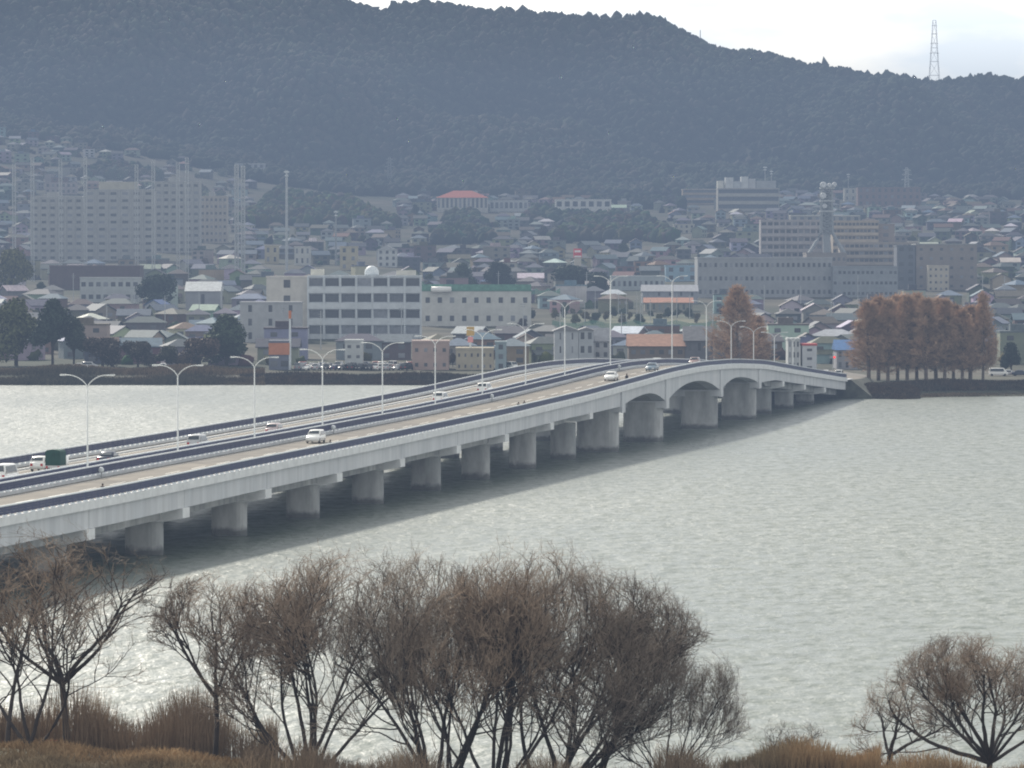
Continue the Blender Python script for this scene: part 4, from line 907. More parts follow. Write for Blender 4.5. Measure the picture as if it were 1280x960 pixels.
# utility poles among the houses
UP = []
pole_m = MB().tube([(0, 0, 0), (0, 0, 12)], [.17, .11], 6).mesh('pole', M_STEEL); arm_m = MB().box(-.9, .9, -.06, .06, 10.9, 11.05).box(-.7, .7, -.06, .06, 10.2, 10.33).mesh('crossarm', M_GALV)
for k in range(34):
    u = 20 + k * 37.5 + R.uniform(-9, 9); v = R.uniform(375, 446)
    Y = ground_at(u, v); x = PX(u, Y)
    t = thing('utility_pole', '', 'utility pole', (x, Y, float(tz(x, Y)) - .3), R.uniform(-.5, .5), 'utility poles among the houses')
    link('pole', pole_m, t); link('crossarm', arm_m, t); UP.append((t, 'thin pale utility pole among roofs', u, v - 15))
label_all(UP)

# ------------------------------------------------------------------ leafy trees
def blob_tree(seed, h, rr, lobes, leaf, n):
    g = np.random.default_rng(seed); cs = []
    for k in range(lobes):
        a = g.uniform(0, 6.28); q = g.uniform(0, .65) * rr; z = h * g.uniform(.22, .85); cs.append((q * math.cos(a), q * math.sin(a), z, rr * g.uniform(.32, .55)))
    cs.append((0, 0, h * .62, rr * .62)); cs.append((0, 0, h * .84, rr * .36)); cs = np.array(cs)
    i = g.integers(0, len(cs), n); dirs = g.normal(size=(n, 3)); dirs /= np.linalg.norm(dirs, axis=1)[:, None]
    rad_ = cs[i, 3] * g.uniform(.55, 1.08, n) ; P = cs[i, :3] + dirs * rad_[:, None] * np.array([1, 1, .85])
    P[:, 2] = np.maximum(P[:, 2], h * .06)
    e1 = g.normal(size=(n, 3)); e1 /= np.linalg.norm(e1, axis=1)[:, None]; e2 = np.cross(e1, dirs + g.normal(size=(n, 3)) * .4); e2 /= np.linalg.norm(e2, axis=1)[:, None] + 1e-6
    s = leaf * g.uniform(.6, 1.4, n)[:, None]
    V_ = np.stack([P - e1 * s, P + e2 * s * .7, P + e1 * s, P - e2 * s * .7], 1).reshape(-1, 3); Fq = np.arange(4 * n).reshape(-1, 4)
    cr = np_mesh('crown', V_, Fq, M_LEAF)
    mb = MB().tube([(0, 0, -.5), (.1, 0, h * .25), (0, .1, h * .6)], [rr * .07, rr * .05, rr * .03], 7)
    for c in cs[:5]: mb.tube([(0, 0, h * .22), (c[0] * .4, c[1] * .4, (h * .22 + c[2]) / 2), tuple(c[:3])], [rr * .035, rr * .025, rr * .01], 5)
    return mb.mesh('trunk', M_BARK), cr
BT = [blob_tree(1, 12, 6, 7, .34, 5200), blob_tree(2, 10, 5.2, 6, .32, 4500), blob_tree(3, 13, 4.2, 7, .32, 4500), blob_tree(4, 8, 5.5, 6, .32, 4200)]
BTH = [12, 10, 13, 8]; BTW = [6, 5.2, 4.2, 5.5]
GREEN = (0.052, 0.072, 0.040); OLIVE = (0.105, 0.105, 0.045); DGREEN = (0.034, 0.050, 0.036); BRUSH = (0.085, 0.06, 0.045)
def tree(label, u, vt, vb, wpx, kind, colr, Y=None, name='tree', group=None, cat='tree'):
    Y = Y or ground_at(u, vb); x = PX(u, Y); g = float(tz(x, Y)) - .3
    h = PZ(vt, Y) - g; w_ = wpx * Y / F / 2
    t = thing(name, label, cat, (x, Y, g), R.uniform(0, 6.28), group); t.scale = (w_ / BTW[kind], w_ / BTW[kind], h / BTH[kind])
    link('trunk', BT[kind][0], t); link('crown', BT[kind][1], t, color=colr)
    return t
tree('rounded olive tree by the red roadside sign at the picture edge', 14, 315, 378, 62, 3, OLIVE)
tree('olive green broad tree behind the reed bank, at the picture edge', 20, 372, 456, 78, 0, (0.085, 0.095, 0.045), Y=1160)
tree('tall dark pine with open tiered crown behind the reed bank', 66, 368, 458, 56, 2, DGREEN, Y=1150, name='pine_tree')
tree('dark pine leaning beside the taller pine behind the reed bank', 92, 392, 458, 44, 2, (0.042, 0.055, 0.036), Y=1154, name='pine_tree')
tree('dense dark green tree pair standing among roofs below the warehouse', 200, 346, 392, 66, 3, DGREEN)
tree('big dark round evergreen beside the orange shop', 283, 392, 462, 78, 0, (0.045, 0.065, 0.036), Y=1160)
tree('low russet bushy tree at the foot of the big round evergreen', 250, 424, 464, 66, 3, BRUSH, Y=1148)
tree('brown leafless thicket tree behind the reed bank', 128, 424, 462, 60, 3, (0.055, 0.045, 0.038), Y=1150)
tree('dark brown low tree behind the reed bank, right of the thicket', 172, 428, 462, 48, 3, (0.05, 0.045, 0.035), Y=1152)
tree('dull green low tree right before the big round evergreen', 208, 432, 464, 36, 1, (0.05, 0.052, 0.03), Y=1150)
tree('dark evergreen above the long white hall, first of two', 578, 328, 366, 40, 0, GREEN); tree('dark evergreen above the long white hall, second of two', 622, 326, 368, 50, 0, (0.03, 0.04, 0.03))
tree('small green tree just above the long white hall roof', 538, 342, 366, 22, 1, (0.06, 0.08, 0.045))
tree('broad dark evergreen below the red sign tower', 712, 334, 372, 76, 3, DGREEN); tree('smaller dark evergreen joined to the one below the sign tower', 746, 340, 374, 36, 1, DGREEN)
tree('dark green shrub-like tree by the white van on the far shore', 1264, 428, 470, 34, 1, (0.03, 0.042, 0.034), Y=1085)
tree('pale brown round tree in the yard of the beige building', 566, 440, 468, 14, 2, (0.06, 0.05, 0.035), Y=1150)
tree('dark cedar on the slope beside the hillside clearing', 519, 254, 276, 14, 2, DGREEN)
gt = []
for k in range(40):
    u = R.uniform(20, 1265); v = R.uniform(290, 445)
    if any(a0 < u < a1 and b0 < v < b1 + 12 for a0, a1, b0, b1, ys in SCREEN): continue
    hp = R.uniform(10, 18); kd = R.choice([0, 1, 2, 3]); cn, cv = R.choice([('dark green', DGREEN), ('green', GREEN), ('olive', OLIVE), ('bare brown', (0.07, 0.055, 0.045))])
    gt.append((tree('', u, v - hp, v, hp * R.uniform(.9, 1.4), kd, cv, name='garden_tree', group='small trees among the houses'), f'small {cn} garden tree', u, v - hp / 2))
for k in range(16):
    u = 698 + k * 11.6 + R.uniform(-4, 4); v = R.uniform(396, 412); hp = R.uniform(9, 16); cn, cv = R.choice([('olive', OLIVE), ('green', GREEN), ('bare brown', (0.09, 0.075, 0.055)), ('yellowish', (0.12, 0.105, 0.05))])
    gt.append((tree('', u, v - hp, v, hp * R.uniform(.8, 1.3), R.choice([0, 1, 2, 3]), cv, name='garden_tree', group='small trees among the houses'), f'small {cn} tree by the sports pitch', u, v - hp / 2))
label_all(gt)

# ------------------------------------------------------------------ woods: mountain forest and hillside groves (one mass each)
def ico(sub):
    import bmesh
    bm = bmesh.new(); bmesh.ops.create_icosphere(bm, subdivisions=sub, radius=1.0)
    V_ = np.array([v.co[:] for v in bm.verts]); F_ = np.array([[v.index for v in f.verts] for f in bm.faces]); bm.free(); return V_, F_
def crowns(name, P, rad_, colr, sub, squash=1.1, jit=.28):
    V0, F0 = ico(sub); n = len(P)
    d = V0[None] * (1 + NR.normal(0, jit, (n, len(V0), 1))) * rad_[:, None, None]; d[:, :, 2] *= squash
    V_ = (P[:, None, :] + d).reshape(-1, 3); F_ = (F0[None] + (np.arange(n) * len(V0))[:, None, None]).reshape(-1, 3)
    sh = np.clip(.75 + .35 * V0[:, 2], .4, 1.1)
    c = (colr[:, None, :] * (0.8 + 0.25 * NR.random((n, len(V0), 1)))).reshape(-1, 3)
    return np_mesh(name, V_, F_, M_FOREST, c)
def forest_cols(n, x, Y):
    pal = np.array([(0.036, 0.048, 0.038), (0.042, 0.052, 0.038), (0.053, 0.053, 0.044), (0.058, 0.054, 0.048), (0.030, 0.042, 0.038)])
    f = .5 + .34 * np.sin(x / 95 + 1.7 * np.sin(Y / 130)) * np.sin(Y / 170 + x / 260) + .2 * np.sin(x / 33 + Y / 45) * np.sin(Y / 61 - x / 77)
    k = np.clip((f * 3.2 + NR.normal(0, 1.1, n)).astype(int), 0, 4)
    fold_shade = np.sin(x / 95 + Y / 190 + .8 * np.sin(Y / 160)) + .6 * np.sin(x / 41 - Y / 105 + 1.3)  # shading of gullies and spurs, painted into the crown colours
    return pal[k] * NR.uniform(.8, 1.2, (n, 1)) * (0.98 + .22 * fold_shade)[:, None]
N = 52000
u_ = NR.uniform(-260, 1540, N); Y_ = NR.uniform(3480, 4590, N)
edge = np.interp(u_, [-260, 0, 150, 260, 330, 480, 560, 700, 850, 1000, 1540], [3760, 3735, 3700, 3640, 3560, 3560, 3640, 3560, 3560, 3660, 3620])
k = Y_ > edge + NR.normal(0, 12, N); u_, Y_ = u_[k], Y_[k]; x_ = (u_ - 640) * Y_ / F
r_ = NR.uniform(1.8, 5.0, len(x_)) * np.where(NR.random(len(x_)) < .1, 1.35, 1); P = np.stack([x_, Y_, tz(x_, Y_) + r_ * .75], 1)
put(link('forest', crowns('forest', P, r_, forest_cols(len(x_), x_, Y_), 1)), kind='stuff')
N = 2600; u_ = NR.uniform(-260, 1540, N); Y_ = NR.uniform(4470, 4530, N); x_ = (u_ - 640) * Y_ / F
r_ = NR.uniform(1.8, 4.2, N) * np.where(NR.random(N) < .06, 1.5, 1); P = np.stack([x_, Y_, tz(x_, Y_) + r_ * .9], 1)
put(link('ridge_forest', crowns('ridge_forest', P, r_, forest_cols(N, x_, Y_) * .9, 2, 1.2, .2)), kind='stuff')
GP, GR, GC = [], [], []
for gu0, gu1, vt0, vt1, vb, n, colr in ((300, 495, 232, 262, 285, 620, (0.05, 0.058, 0.03)), (546, 616, 268, 272, 306, 260, (0.036, 0.048, 0.032)), (690, 842, 266, 274, 304, 560, (0.042, 0.052, 0.033)),
                                       (738, 852, 226, 232, 262, 420, (0.022, 0.03, 0.028)), (218, 266, 236, 240, 262, 120, (0.05, 0.06, 0.03)), (100, 200, 206, 214, 226, 180, (0.04, 0.045, 0.035)), (655, 740, 262, 262, 282, 160, (0.035, 0.045, 0.032))):
    for q in range(n):
        a = R.random(); u = gu0 + (gu1 - gu0) * a; v = R.uniform(vt0 + (vt1 - vt0) * a + 3, vb)
        e = min(a, 1 - a) * 4
        if e < 1: v = vb - (vb - v) * e
        Y = ground_at(u, v, 2300); x = PX(u, Y); rr = R.uniform(2.2, 4.4)
        GP.append((x, Y, float(tz(x, Y)) + rr * .9)); GR.append(rr); GC.append([c * R.uniform(.65, 1.4) for c in colr])
put(link('hillside_wood', crowns('hillside_wood', np.array(GP), np.array(GR), np.array(GC), 2, 1.15, .2)), kind='stuff')

SP, SR, SC = [], [], []
for x, Y, g, u, v, p, wc, rc, rz in houses:
    if Y > 3700: continue
    for q in range(2 if Y < 3000 else 4):
        if R.random() < .55: continue
        xx, yy = x + R.uniform(-8, 8), Y - R.uniform(3, 9)
        if any(a0 < u < a1 and ys > Y and b1 + 6 > v - 10 for a0, a1, b0, b1, ys in SCREEN): continue
        rr = R.uniform(.8, 2.2); SP.append((xx, yy, float(tz(xx, yy)) + rr * .6)); SR.append(rr); SC.append([c * R.uniform(.6, 1.5) for c in R.choice([(0.035, 0.042, 0.028), (0.06, 0.05, 0.036), (0.045, 0.05, 0.03)])])
put(link('garden_shrubbery', crowns('garden_shrubbery', np.array(SP), np.array(SR), np.array(SC), 2, 1.0, .25)), kind='stuff')

# ------------------------------------------------------------------ branching trees
def tubes_np(pts, rr, sides):
    """pts (B,N,3), rr (B,N) -> verts, quads"""
    B_, N_, _ = pts.shape
    t = np.gradient(pts, axis=1); t /= np.linalg.norm(t, axis=2)[..., None] + 1e-9
    ref = np.where(np.abs(t[..., 2:3]) < .85, np.array([0, 0, 1.0]), np.array([1.0, 0, 0]))
    e1 = np.cross(t, ref); e1 /= np.linalg.norm(e1, axis=2)[..., None] + 1e-9; e2 = np.cross(t, e1)
    w_ = np.arange(sides) * 2 * math.pi / sides
    V_ = pts[:, :, None, :] + rr[:, :, None, None] * (e1[:, :, None, :] * np.cos(w_)[None, None, :, None] + e2[:, :, None, :] * np.sin(w_)[None, None, :, None])
    idx = np.arange(B_ * N_ * sides).reshape(B_, N_, sides); a = idx[:, :-1]; b = np.roll(a, -1, 2); c = idx[:, 1:]; d = np.roll(c, -1, 2)
    return V_.reshape(-1, 3), np.stack([a, c, d, b], -1).reshape(-1, 4)
def join_np(parts):
    Vs, Fs, b = [], [], 0
    for V_, F_ in parts: Vs.append(V_); Fs.append(F_ + b); b += len(V_)
    return np.concatenate(Vs), np.concatenate(Fs)
def grow(g, pos, dr, ln, rr, n, noise, trop, taper=.35, end=None):
    B_ = len(pos); pts = np.zeros((B_, n + 1, 3)); pts[:, 0] = pos; d = dr.copy()
    for k in range(n):
        d = d + g.normal(0, noise, (B_, 3)) + np.array([0, 0, trop]); d /= np.linalg.norm(d, axis=1)[:, None]
        pts[:, k + 1] = pts[:, k] + d * (ln / n)[:, None]
    q = np.linspace(1, taper, n + 1)[None] * rr[:, None]
    return pts, q
def spawn(g, pts, rr, k, t0, ang, t1=1.0):
    B_, N_, _ = pts.shape; i = np.repeat(np.arange(B_), k); t = g.uniform(t0, t1, len(i)) * (N_ - 1); a = np.minimum(t.astype(int), N_ - 2); f = (t - a)[:, None]
    p = pts[i, a] * (1 - f) + pts[i, a + 1] * f; d = pts[i, a + 1] - pts[i, a]; d /= np.linalg.norm(d, axis=1)[:, None] + 1e-9
    r_ = rr[i, a] * (1 - f[:, 0]) + rr[i, a + 1] * f[:, 0]
    q = g.normal(size=d.shape); q -= (q * d).sum(1)[:, None] * d; q /= np.linalg.norm(q, axis=1)[:, None] + 1e-9
    an = g.normal(ang, ang * .3, len(i))[:, None]
    return p, d * np.cos(an) + q * np.sin(an), r_, i
def willow(seed, h, stems, spread, lean=0.0, dense=1.0, trunk_r=.28, fork=0.0, drop=0.0):
    trunk_r *= .68
    g = np.random.default_rng(seed)
    az = g.uniform(0, 6.28) + np.arange(stems) * 6.28 / stems + g.normal(0, .35, stems); inc = spread * np.sqrt((g.permutation(stems) + .6) / stems) * 1.05
    d = np.stack([np.cos(az) * np.sin(inc) + lean, np.sin(az) * np.sin(inc) * .8, np.cos(inc)], 1); d /= np.linalg.norm(d, axis=1)[:, None]
    parts = []
    base = np.zeros((stems, 3)); base[:, :2] = g.normal(0, .25, (stems, 2))
    if fork > 0:
        tp, tr = grow(g, np.array([[0, 0, -.6]]), np.array([[lean * .4, 0, 1.0]]), np.array([fork + .6]), np.array([trunk_r * 1.25]), 6, .05, .05, .8)
        parts.append(tubes_np(tp, tr, 8)); base = np.repeat(tp[:, -1], stems, 0)
    else: base[:, 2] = -.5
    L0 = (h - fork) * g.uniform(.62, .85, stems)
    p0, r0 = grow(g, base, d, L0, np.full(stems, trunk_r) * g.uniform(.6, 1.0, stems), 12, .085, .035, .3)
    parts.append(tubes_np(p0, r0, 8))
    a, dd, rr, i = spawn(g, p0, r0, 9, .34, .58)
    l1 = L0[i] * g.uniform(.35, .62, len(a)); p1, r1 = grow(g, a, dd, l1, np.maximum(rr * .5, .028), 9, .12, .05, .3); parts.append(tubes_np(p1, r1, 6))
    a, dd, rr, i = spawn(g, p1, r1, max(3, int(6 * dense)), .36, .62)
    l2 = l1[i] * g.uniform(.35, .6, len(a)); p2, r2 = grow(g, a, dd, l2, np.clip(rr * .6, .018, .045), 6, .13, .07, .4); parts.append(tubes_np(p2, r2, 4))
    tw = []
    a, dd, rr, i = spawn(g, p2, r2, int(6 * dense), .15, .62)
    l3 = np.clip(l2[i] * g.uniform(.4, .8, len(a)), .5, 2.0); p3, r3 = grow(g, a, dd, l3, np.full(len(a), .0125), 4, .14, .09 - drop, .6); tw.append(tubes_np(p3, r3, 3))
    a, dd, rr, i = spawn(g, p3, r3, 2, .1, .55)
    l4 = np.clip(l3[i] * g.uniform(.5, .9, len(a)), .35, 1.1); p4, r4 = grow(g, a, dd, l4, np.full(len(a), .0085), 3, .16, .08 - drop, .7); tw.append(tubes_np(p4, r4, 3))
    tw2 = []
    a, dd, rr, i = spawn(g, p1, r1, int(7 * dense), .5, .6)
    p5, r5 = grow(g, a, dd, g.uniform(.6, 1.6, len(a)), np.full(len(a), .011), 4, .14, .1 - drop, .6); tw.append(tubes_np(p5, r5, 3))
    def dome(Vv):
        tips = p3.reshape(-1, 3); lo, hi_ = np.percentile(tips, 4, 0), np.percentile(tips, 96, 0)
        c = (lo + hi_) / 2; ax = (hi_ - lo) / 2 * 1.02; c[2] = hi_[2] * .52; ax[2] = hi_[2] * .48
        q = np.linalg.norm((Vv - c) / ax, axis=1); f = np.where(q > .9, (.9 + (q - .9) * .3) / np.maximum(q, .01), 1.0); k_ = np.clip((Vv[:, 2] / hi_[2] - .2) / .35, 0, 1); k_ = k_ * k_ * (3 - 2 * k_); f = 1 + (f - 1) * k_
        return c + (Vv - c) * f[:, None]
    (v0, f0), (v1, f1) = join_np(parts), join_np(tw)
    return (dome(v0), f0), (dome(v1), f1), dome(p4.reshape(-1, 3))
SHU = [-500, 0, 300, 450, 600, 700, 850, 1000, 1100, 1280, 1800]; SHY = [268, 266, 257, 250, 243, 243, 250, 246, 252, 248, 246]
def bank_z(x, Y):
    u = 640 + np.asarray(x) * F / np.asarray(Y); t = np.interp(u, SHU, SHY) - Y
    return np.clip(-.7 + t * .14, -1.2, 1.25) + .12 * np.sin(np.asarray(x) * .7) * np.sin(np.asarray(Y) * .9)
def bare_tree(label, u, vb, vt, u0, u1, seed, stems, spread, twm=None, name='willow_tree', **kw):
    Y = 5500 * (HC - .6) / (vb - VH); x = PX(u, Y); z0 = float(bank_z(x, Y)); z0 = max(z0, -.4)
    (tv, tf), (cv, cf), tips = willow(seed, 10, stems, spread, **kw)
    allv = tips.reshape(-1, 3); hi = np.percentile(allv[:, 2], 99.5); ht = PZ(vt, Y) - z0
    sz = ht / hi; x0, x1 = np.percentile(allv[:, 0], 3.5), np.percentile(allv[:, 0], 96.5); wanted = (u1 - u0) * Y / F; sx = wanted / (x1 - x0)
    off = PX((u0 + u1) / 2, Y) - x - sx * (x0 + x1) / 2
    t = thing(name, label, 'tree', (x, Y, z0))
    for Vv, Ff, nm, m in ((tv, tf, 'trunk', M_BARK), (cv, cf, 'crown', twm or M_TWIG)):
        Vv = Vv.copy(); hh = np.clip(Vv[:, 2] / hi, 0, 1)
        Vv[:, 0] = Vv[:, 0] * sx + off * hh ** .7; Vv[:, 1] *= min(sx, 1.3); Vv[:, 2] *= sz
        link(nm, np_mesh(nm, Vv, Ff, m, smooth=True), t)
    LANDMARKS2.append((label, u, vb)); return t
LANDMARKS2 = []
bare_tree('open forked tree with bare dark limbs at the picture edge', 84, 938, 672, -30, 205, 3, 5, .8, fork=3.2, dense=.4, trunk_r=.15)
bare_tree('brown twiggy tree rising in front of the bridge piers', 25, 948, 664, -110, 150, 21, 5, .6, dense=.8, trunk_r=.12)
bare_tree('slender pale-trunked bare tree left of the big willow clump', 268, 948, 716, 188, 345, 5, 5, .85, fork=3.2, dense=.95, trunk_r=.15)
bare_tree('bare willow fanning out from a dark V-shaped base', 386, 952, 688, 272, 548, 8, 10, .95, dense=1.0, trunk_r=.2)
bare_tree('upright many-stemmed bare willow between the two biggest crowns', 548, 968, 694, 415, 665, 9, 9, .7, dense=1.0, trunk_r=.2, twm=M_TWIGG)
bare_tree('tallest rounded bare willow in the middle of the clump', 622, 972, 684, 530, 775, 12, 10, .8, dense=1.05, trunk_r=.17)
bare_tree('bare willow with a fan of thick limbs leaning away from the bridge', 690, 966, 714, 640, 878, 14, 11, .95, lean=.2, dense=1.0, trunk_r=.19, twm=M_TWIGG)
bare_tree('slim straight-trunked bare tree inside the leaning willow', 742, 966, 752, 690, 880, 17, 5, .9, fork=4.0, dense=.9, trunk_r=.16, twm=M_TWIGG)
bare_tree('low spreading bare willow at the open-water end of the clump', 828, 968, 806, 765, 935, 18, 8, 1.1, lean=.15, dense=1.0, trunk_r=.17, twm=M_TWIGG)
bare_tree('bare brown willow with gnarled trunk near the right corner', 1236, 968, 794, 1100, 1356, 23, 11, 1.2, fork=1.2, dense=1.15, trunk_r=.22)
bare_tree('leaning broken stump with a few thin shoots on the bank', 1112, 962, 868, 1095, 1190, 29, 3, .7, fork=2.2, lean=.3, dense=.55, trunk_r=.3, twm=M_TWIGG, name='tree_stump')
bare_tree('thin grey bare sapling behind the brown reed clump', 990, 962, 900, 955, 1035, 31, 4, .6, dense=.5, trunk_r=.05, twm=M_TWIGG)
# bank ground, grass and reeds
ys = np.arange(-60, 285, 3.0); xs = np.arange(-130, 131, 3.0); Xg, Yg = np.meshgrid(xs, ys)
Ys_ = np.maximum(Yg, 60); Zg = np.where(Yg > 60, bank_z(Xg * 1.0, Ys_), 1.25)
ny, nx = Xg.shape; ii, jj = np.meshgrid(np.arange(ny - 1), np.arange(nx - 1), indexing='ij'); a = (ii * nx + jj).ravel()
M_BANK = mat('bank_earth', (0.125, 0.085, 0.045), .95, .4, .3, col2=(0.07, 0.065, 0.035))
put(link('ground', np_mesh('ground', np.stack([Xg, Yg, Zg], 2).reshape(-1, 3), np.stack([a, a + 1, a + nx + 1, a + nx], 1), M_BANK, smooth=True)), kind='structure')
def blades(name, P, h, lean, wd, m):
    n = len(P); a = NR.uniform(0, 6.28, n); e = np.stack([np.cos(a), np.sin(a), np.zeros(n)], 1) * wd; l = NR.normal(0, lean, (n, 2)) * h[:, None]
    mid = P + np.stack([l[:, 0] * .3, l[:, 1] * .3, h * .6], 1); top = P + np.stack([l[:, 0], l[:, 1], h], 1)
    V_ = np.stack([P - e, P + e, mid + e * .8, mid - e * .8, top - e * .25, top + e * .25], 1).reshape(-1, 3); b = (np.arange(n) * 6)[:, None]
    F_ = np.concatenate([b + np.array([[0, 1, 2, 3]]), b + np.array([[3, 2, 5, 4]])]); return link(name, np_mesh(name, V_, F_, m))
def reed_patch(n, u0, u1, v0, v1, h0, h1, clump=0.5):
    u = NR.uniform(u0, u1, n); v = NR.uniform(v0, v1, n); Y = 5500 * (HC - .5) / (v - VH); x = (u - 640) * Y / F
    k = (np.sin(x * .55) + np.sin(x * 1.3 + 2) + NR.normal(0, .8, n)) > -clump * 2
    x, Y = x[k], Y[k]; hh = NR.uniform(h0, h1, len(x)) * (.75 + .25 * np.sin(x * .9)) 
    return np.stack([x, Y, bank_z(x, Y) - .1], 1), hh
P, hh = reed_patch(15000, -90, 345, 906, 942, 1.4, 4.8, .6); put(blades('dry_reeds', P, hh, .10, .022, M_REEDD), kind='stuff')
P, hh = reed_patch(26000, -90, 420, 925, 990, .25, .8, 1); put(blades('bank_grass', P, hh, .35, .03, M_REED), kind='stuff')
P, hh = reed_patch(15000, 905, 1100, 945, 985, 1.2, 3.1, .9); put(blades('dry_reeds', P, hh, .13, .022, M_REED), kind='stuff')
P, hh = reed_patch(14000, 300, 950, 942, 1000, .5, 2.4, .4); put(blades('dry_reeds', P, hh, .25, .022, M_REEDD), kind='stuff')
P, hh = reed_patch(7000, 1096, 1400, 955, 1000, .5, 1.7, .8); put(blades('dry_reeds', P, hh, .2, .022, M_REED), kind='stuff')
Yb = 5500 * (HC - .9) / (925 - VH)
t = thing('barrier_rope', 'thin red rope barrier along the bank at the picture corner', 'rope barrier', (PX(25, Yb), Yb, float(bank_z(PX(25, Yb), Yb))))
MB().tube([(-2.6, 0, .62), (-1.3, 0, .56), (0, 0, .6), (1.2, 0, .55), (2.2, 0, .6)], .035, 5).build('rope', mat('red_rope', (0.45, 0.05, 0.04), .8, .1, 3), t)
for q in (-2.6, 0, 2.2): MB().box(q - .04, q + .04, -.04, .04, -.3, .66).build('post', M_BARKL, t)

# ------------------------------------------------------------------ rust-brown conifers (bare metasequoia-like)
def conifer(seed, h, w, ex=.8):
    g = np.random.default_rng(seed)
    tp, tr = grow(g, np.array([[0, 0, -.4]]), np.array([[0, 0, 1.0]]), np.array([h + .3]), np.array([.38]), 12, .012, .05, .08); trunk = tubes_np(tp, tr, 7)
    n = 150; t = g.uniform(.10, .98, n); z = t * h; az = g.uniform(0, 6.28, n); ln = w * (1 - t) ** ex * g.uniform(.75, 1.1, n) * np.clip((t + .05) / .2, .6, 1) + .4
    d = np.stack([np.cos(az), np.sin(az), np.full(n, .45)], 1); d /= np.linalg.norm(d, axis=1)[:, None]
    p1, r1 = grow(g, np.stack([0 * z, 0 * z, z], 1), d, ln, np.full(n, .06), 5, .07, .06, .3); limb = tubes_np(p1, r1, 4)
    a, dd, rr, i = spawn(g, p1, r1, 26, .08, .8); p2, r2 = grow(g, a, dd, g.uniform(.5, 1.5, len(a)), np.full(len(a), .045), 3, .12, .05, .5); tw = tubes_np(p2, r2, 3)
    a, dd, rr, i = spawn(g, p2, r2, 2, .2, .6); p3, r3 = grow(g, a, dd, g.uniform(.3, .8, len(a)), np.full(len(a), .035), 2, .12, .03, .6)
    tv, tf = join_np([trunk, limb]); cv, cf = join_np([tw, tubes_np(p3, r3, 3)])
    return np_mesh('trunk', tv, tf, M_BARKL), np_mesh('crown', cv, cf, M_RUST)
CF = [conifer(41, 19, 5.4, .95), conifer(42, 19, 5.8, .95), conifer(43, 19, 5.0, .95)]; CFW = conifer(44, 19, 8.4, 1.05)
def add_conifer(label, u, vt, Y, mesh, sx=1.0, group=None):
    x = PX(u, Y); g = float(tz(x, Y)) if Y < 1040 or u > 1070 else float(tz(x, Y)); h = PZ(vt, Y) - g
    t = thing('conifer_tree', label, 'tree', (x, Y, g), R.uniform(0, 6.28), group); t.scale = (sx, sx, h / 19.0); link('trunk', mesh[0], t); link('crown', mesh[1], t); return t
add_conifer('lone broad rust-brown conifer standing behind the bridge lamps', 922, 360, 1075, CFW, 1.4)
add_conifer('narrower rust-brown conifer tucked against the lone broad one', 947, 396, 1085, CF[0], 1.0)
cl = ['first from the bridge end', 'second from the bridge end', 'third from the bridge end', 'fourth from the bridge end', 'fifth from the bridge end', 'sixth from the bridge end', 'seventh from the bridge end', 'eighth from the bridge end', 'ninth from the bridge end', 'tenth from the bridge end', 'eleventh from the bridge end', 'twelfth from the bridge end']
for k, (u, vt, dY) in enumerate(((1086, 378, 0), (1098, 372, 12), (1110, 376, 0), (1122, 370, 10), (1134, 370, 2), (1146, 369, 12), (1158, 374, 0), (1170, 374, 10), (1181, 376, 2), (1192, 382, 12), (1203, 388, 4), (1213, 384, 12))):
    add_conifer(f'rust-brown conifer in the dense lakeside row, {cl[k]}', u, vt, 1016 + dY, CF[k % 3], R.uniform(1.1, 1.4), 'rust-brown conifers in the lakeside row')
add_conifer('tall rust-brown conifer standing apart at the open end of the lakeside row', 1229, 368, 1022, CF[1], .95)

# ------------------------------------------------------------------ shore vegetation on the far bank
def strip(name, u0, u1, t0, t1, n, h0, h1, m, wd=.16):
    u = NR.uniform(u0, u1, n); Y = shore(u) + NR.uniform(t0, t1, n); x = (u - 640) * Y / F; hh = NR.uniform(h0, h1, n) * (.85 + .25 * np.sin(x * .21))
    return put(blades(name, np.stack([x, Y, tz(x, Y) - .2], 1), hh, .18, wd, m), kind='stuff')
M_REEDF = mat('far_reed', (0.14, 0.105, 0.07), .95, .4, .1, col2=(0.075, 0.07, 0.05), spec=.05)
strip('far_reeds', -120, 330, -2, 8, 14000, 1.4, 2.4, M_REEDF); strip('far_reeds', -120, 330, 14, 40, 14000, 1.0, 2.2, M_REEDF)
strip('shore_hedge', 300, 700, 0, 14, 20000, .8, 1.4, M_HEDGE, .2); strip('shore_hedge', 1064, 1150, 3, 34, 7000, .5, 1.3, M_HEDGE, .2); strip('shore_hedge', 1070, 1290, 24, 36, 6000, .5, 1.2, M_HEDGE)
strip('far_reeds', 1130, 1290, 10, 22, 3000, .2, .6, M_REEDF)
# cars on the far shore
PCC = [('white', WHITE), ('silver', SILV), ('white', WHITE), ('dark blue', (0.04, 0.05, 0.1)), ('red', (0.35, 0.04, 0.04)), ('grey', (0.2, 0.21, 0.22)), ('white', WHITE), ('black', (0.02, 0.02, 0.025))]
pk = []
for row, (v, Y) in enumerate(((458, 1128), (453, 1142))):
    for k in range(13):
        u = 374 + k * 11.2 + row * 5 + R.uniform(-1, 1)
        if 428 < u < 456 and row: continue
        cn, cv = R.choice(PCC); kd = R.choice(['sedan', 'wagon', 'van', 'hatch', 'wagon']); x = PX(u, Y)
        pk.append((car(kd, '', (x, Y, float(tz(x, Y)) + .02), R.choice([0, math.pi]) + R.uniform(-.5, -.1), cv, 'cars in the lakeside car park', simple=True), kd, cn, u, row))
by = {}
for o, kd, cn, u, row in pk: by.setdefault((kd, cn, row), []).append((u, o))
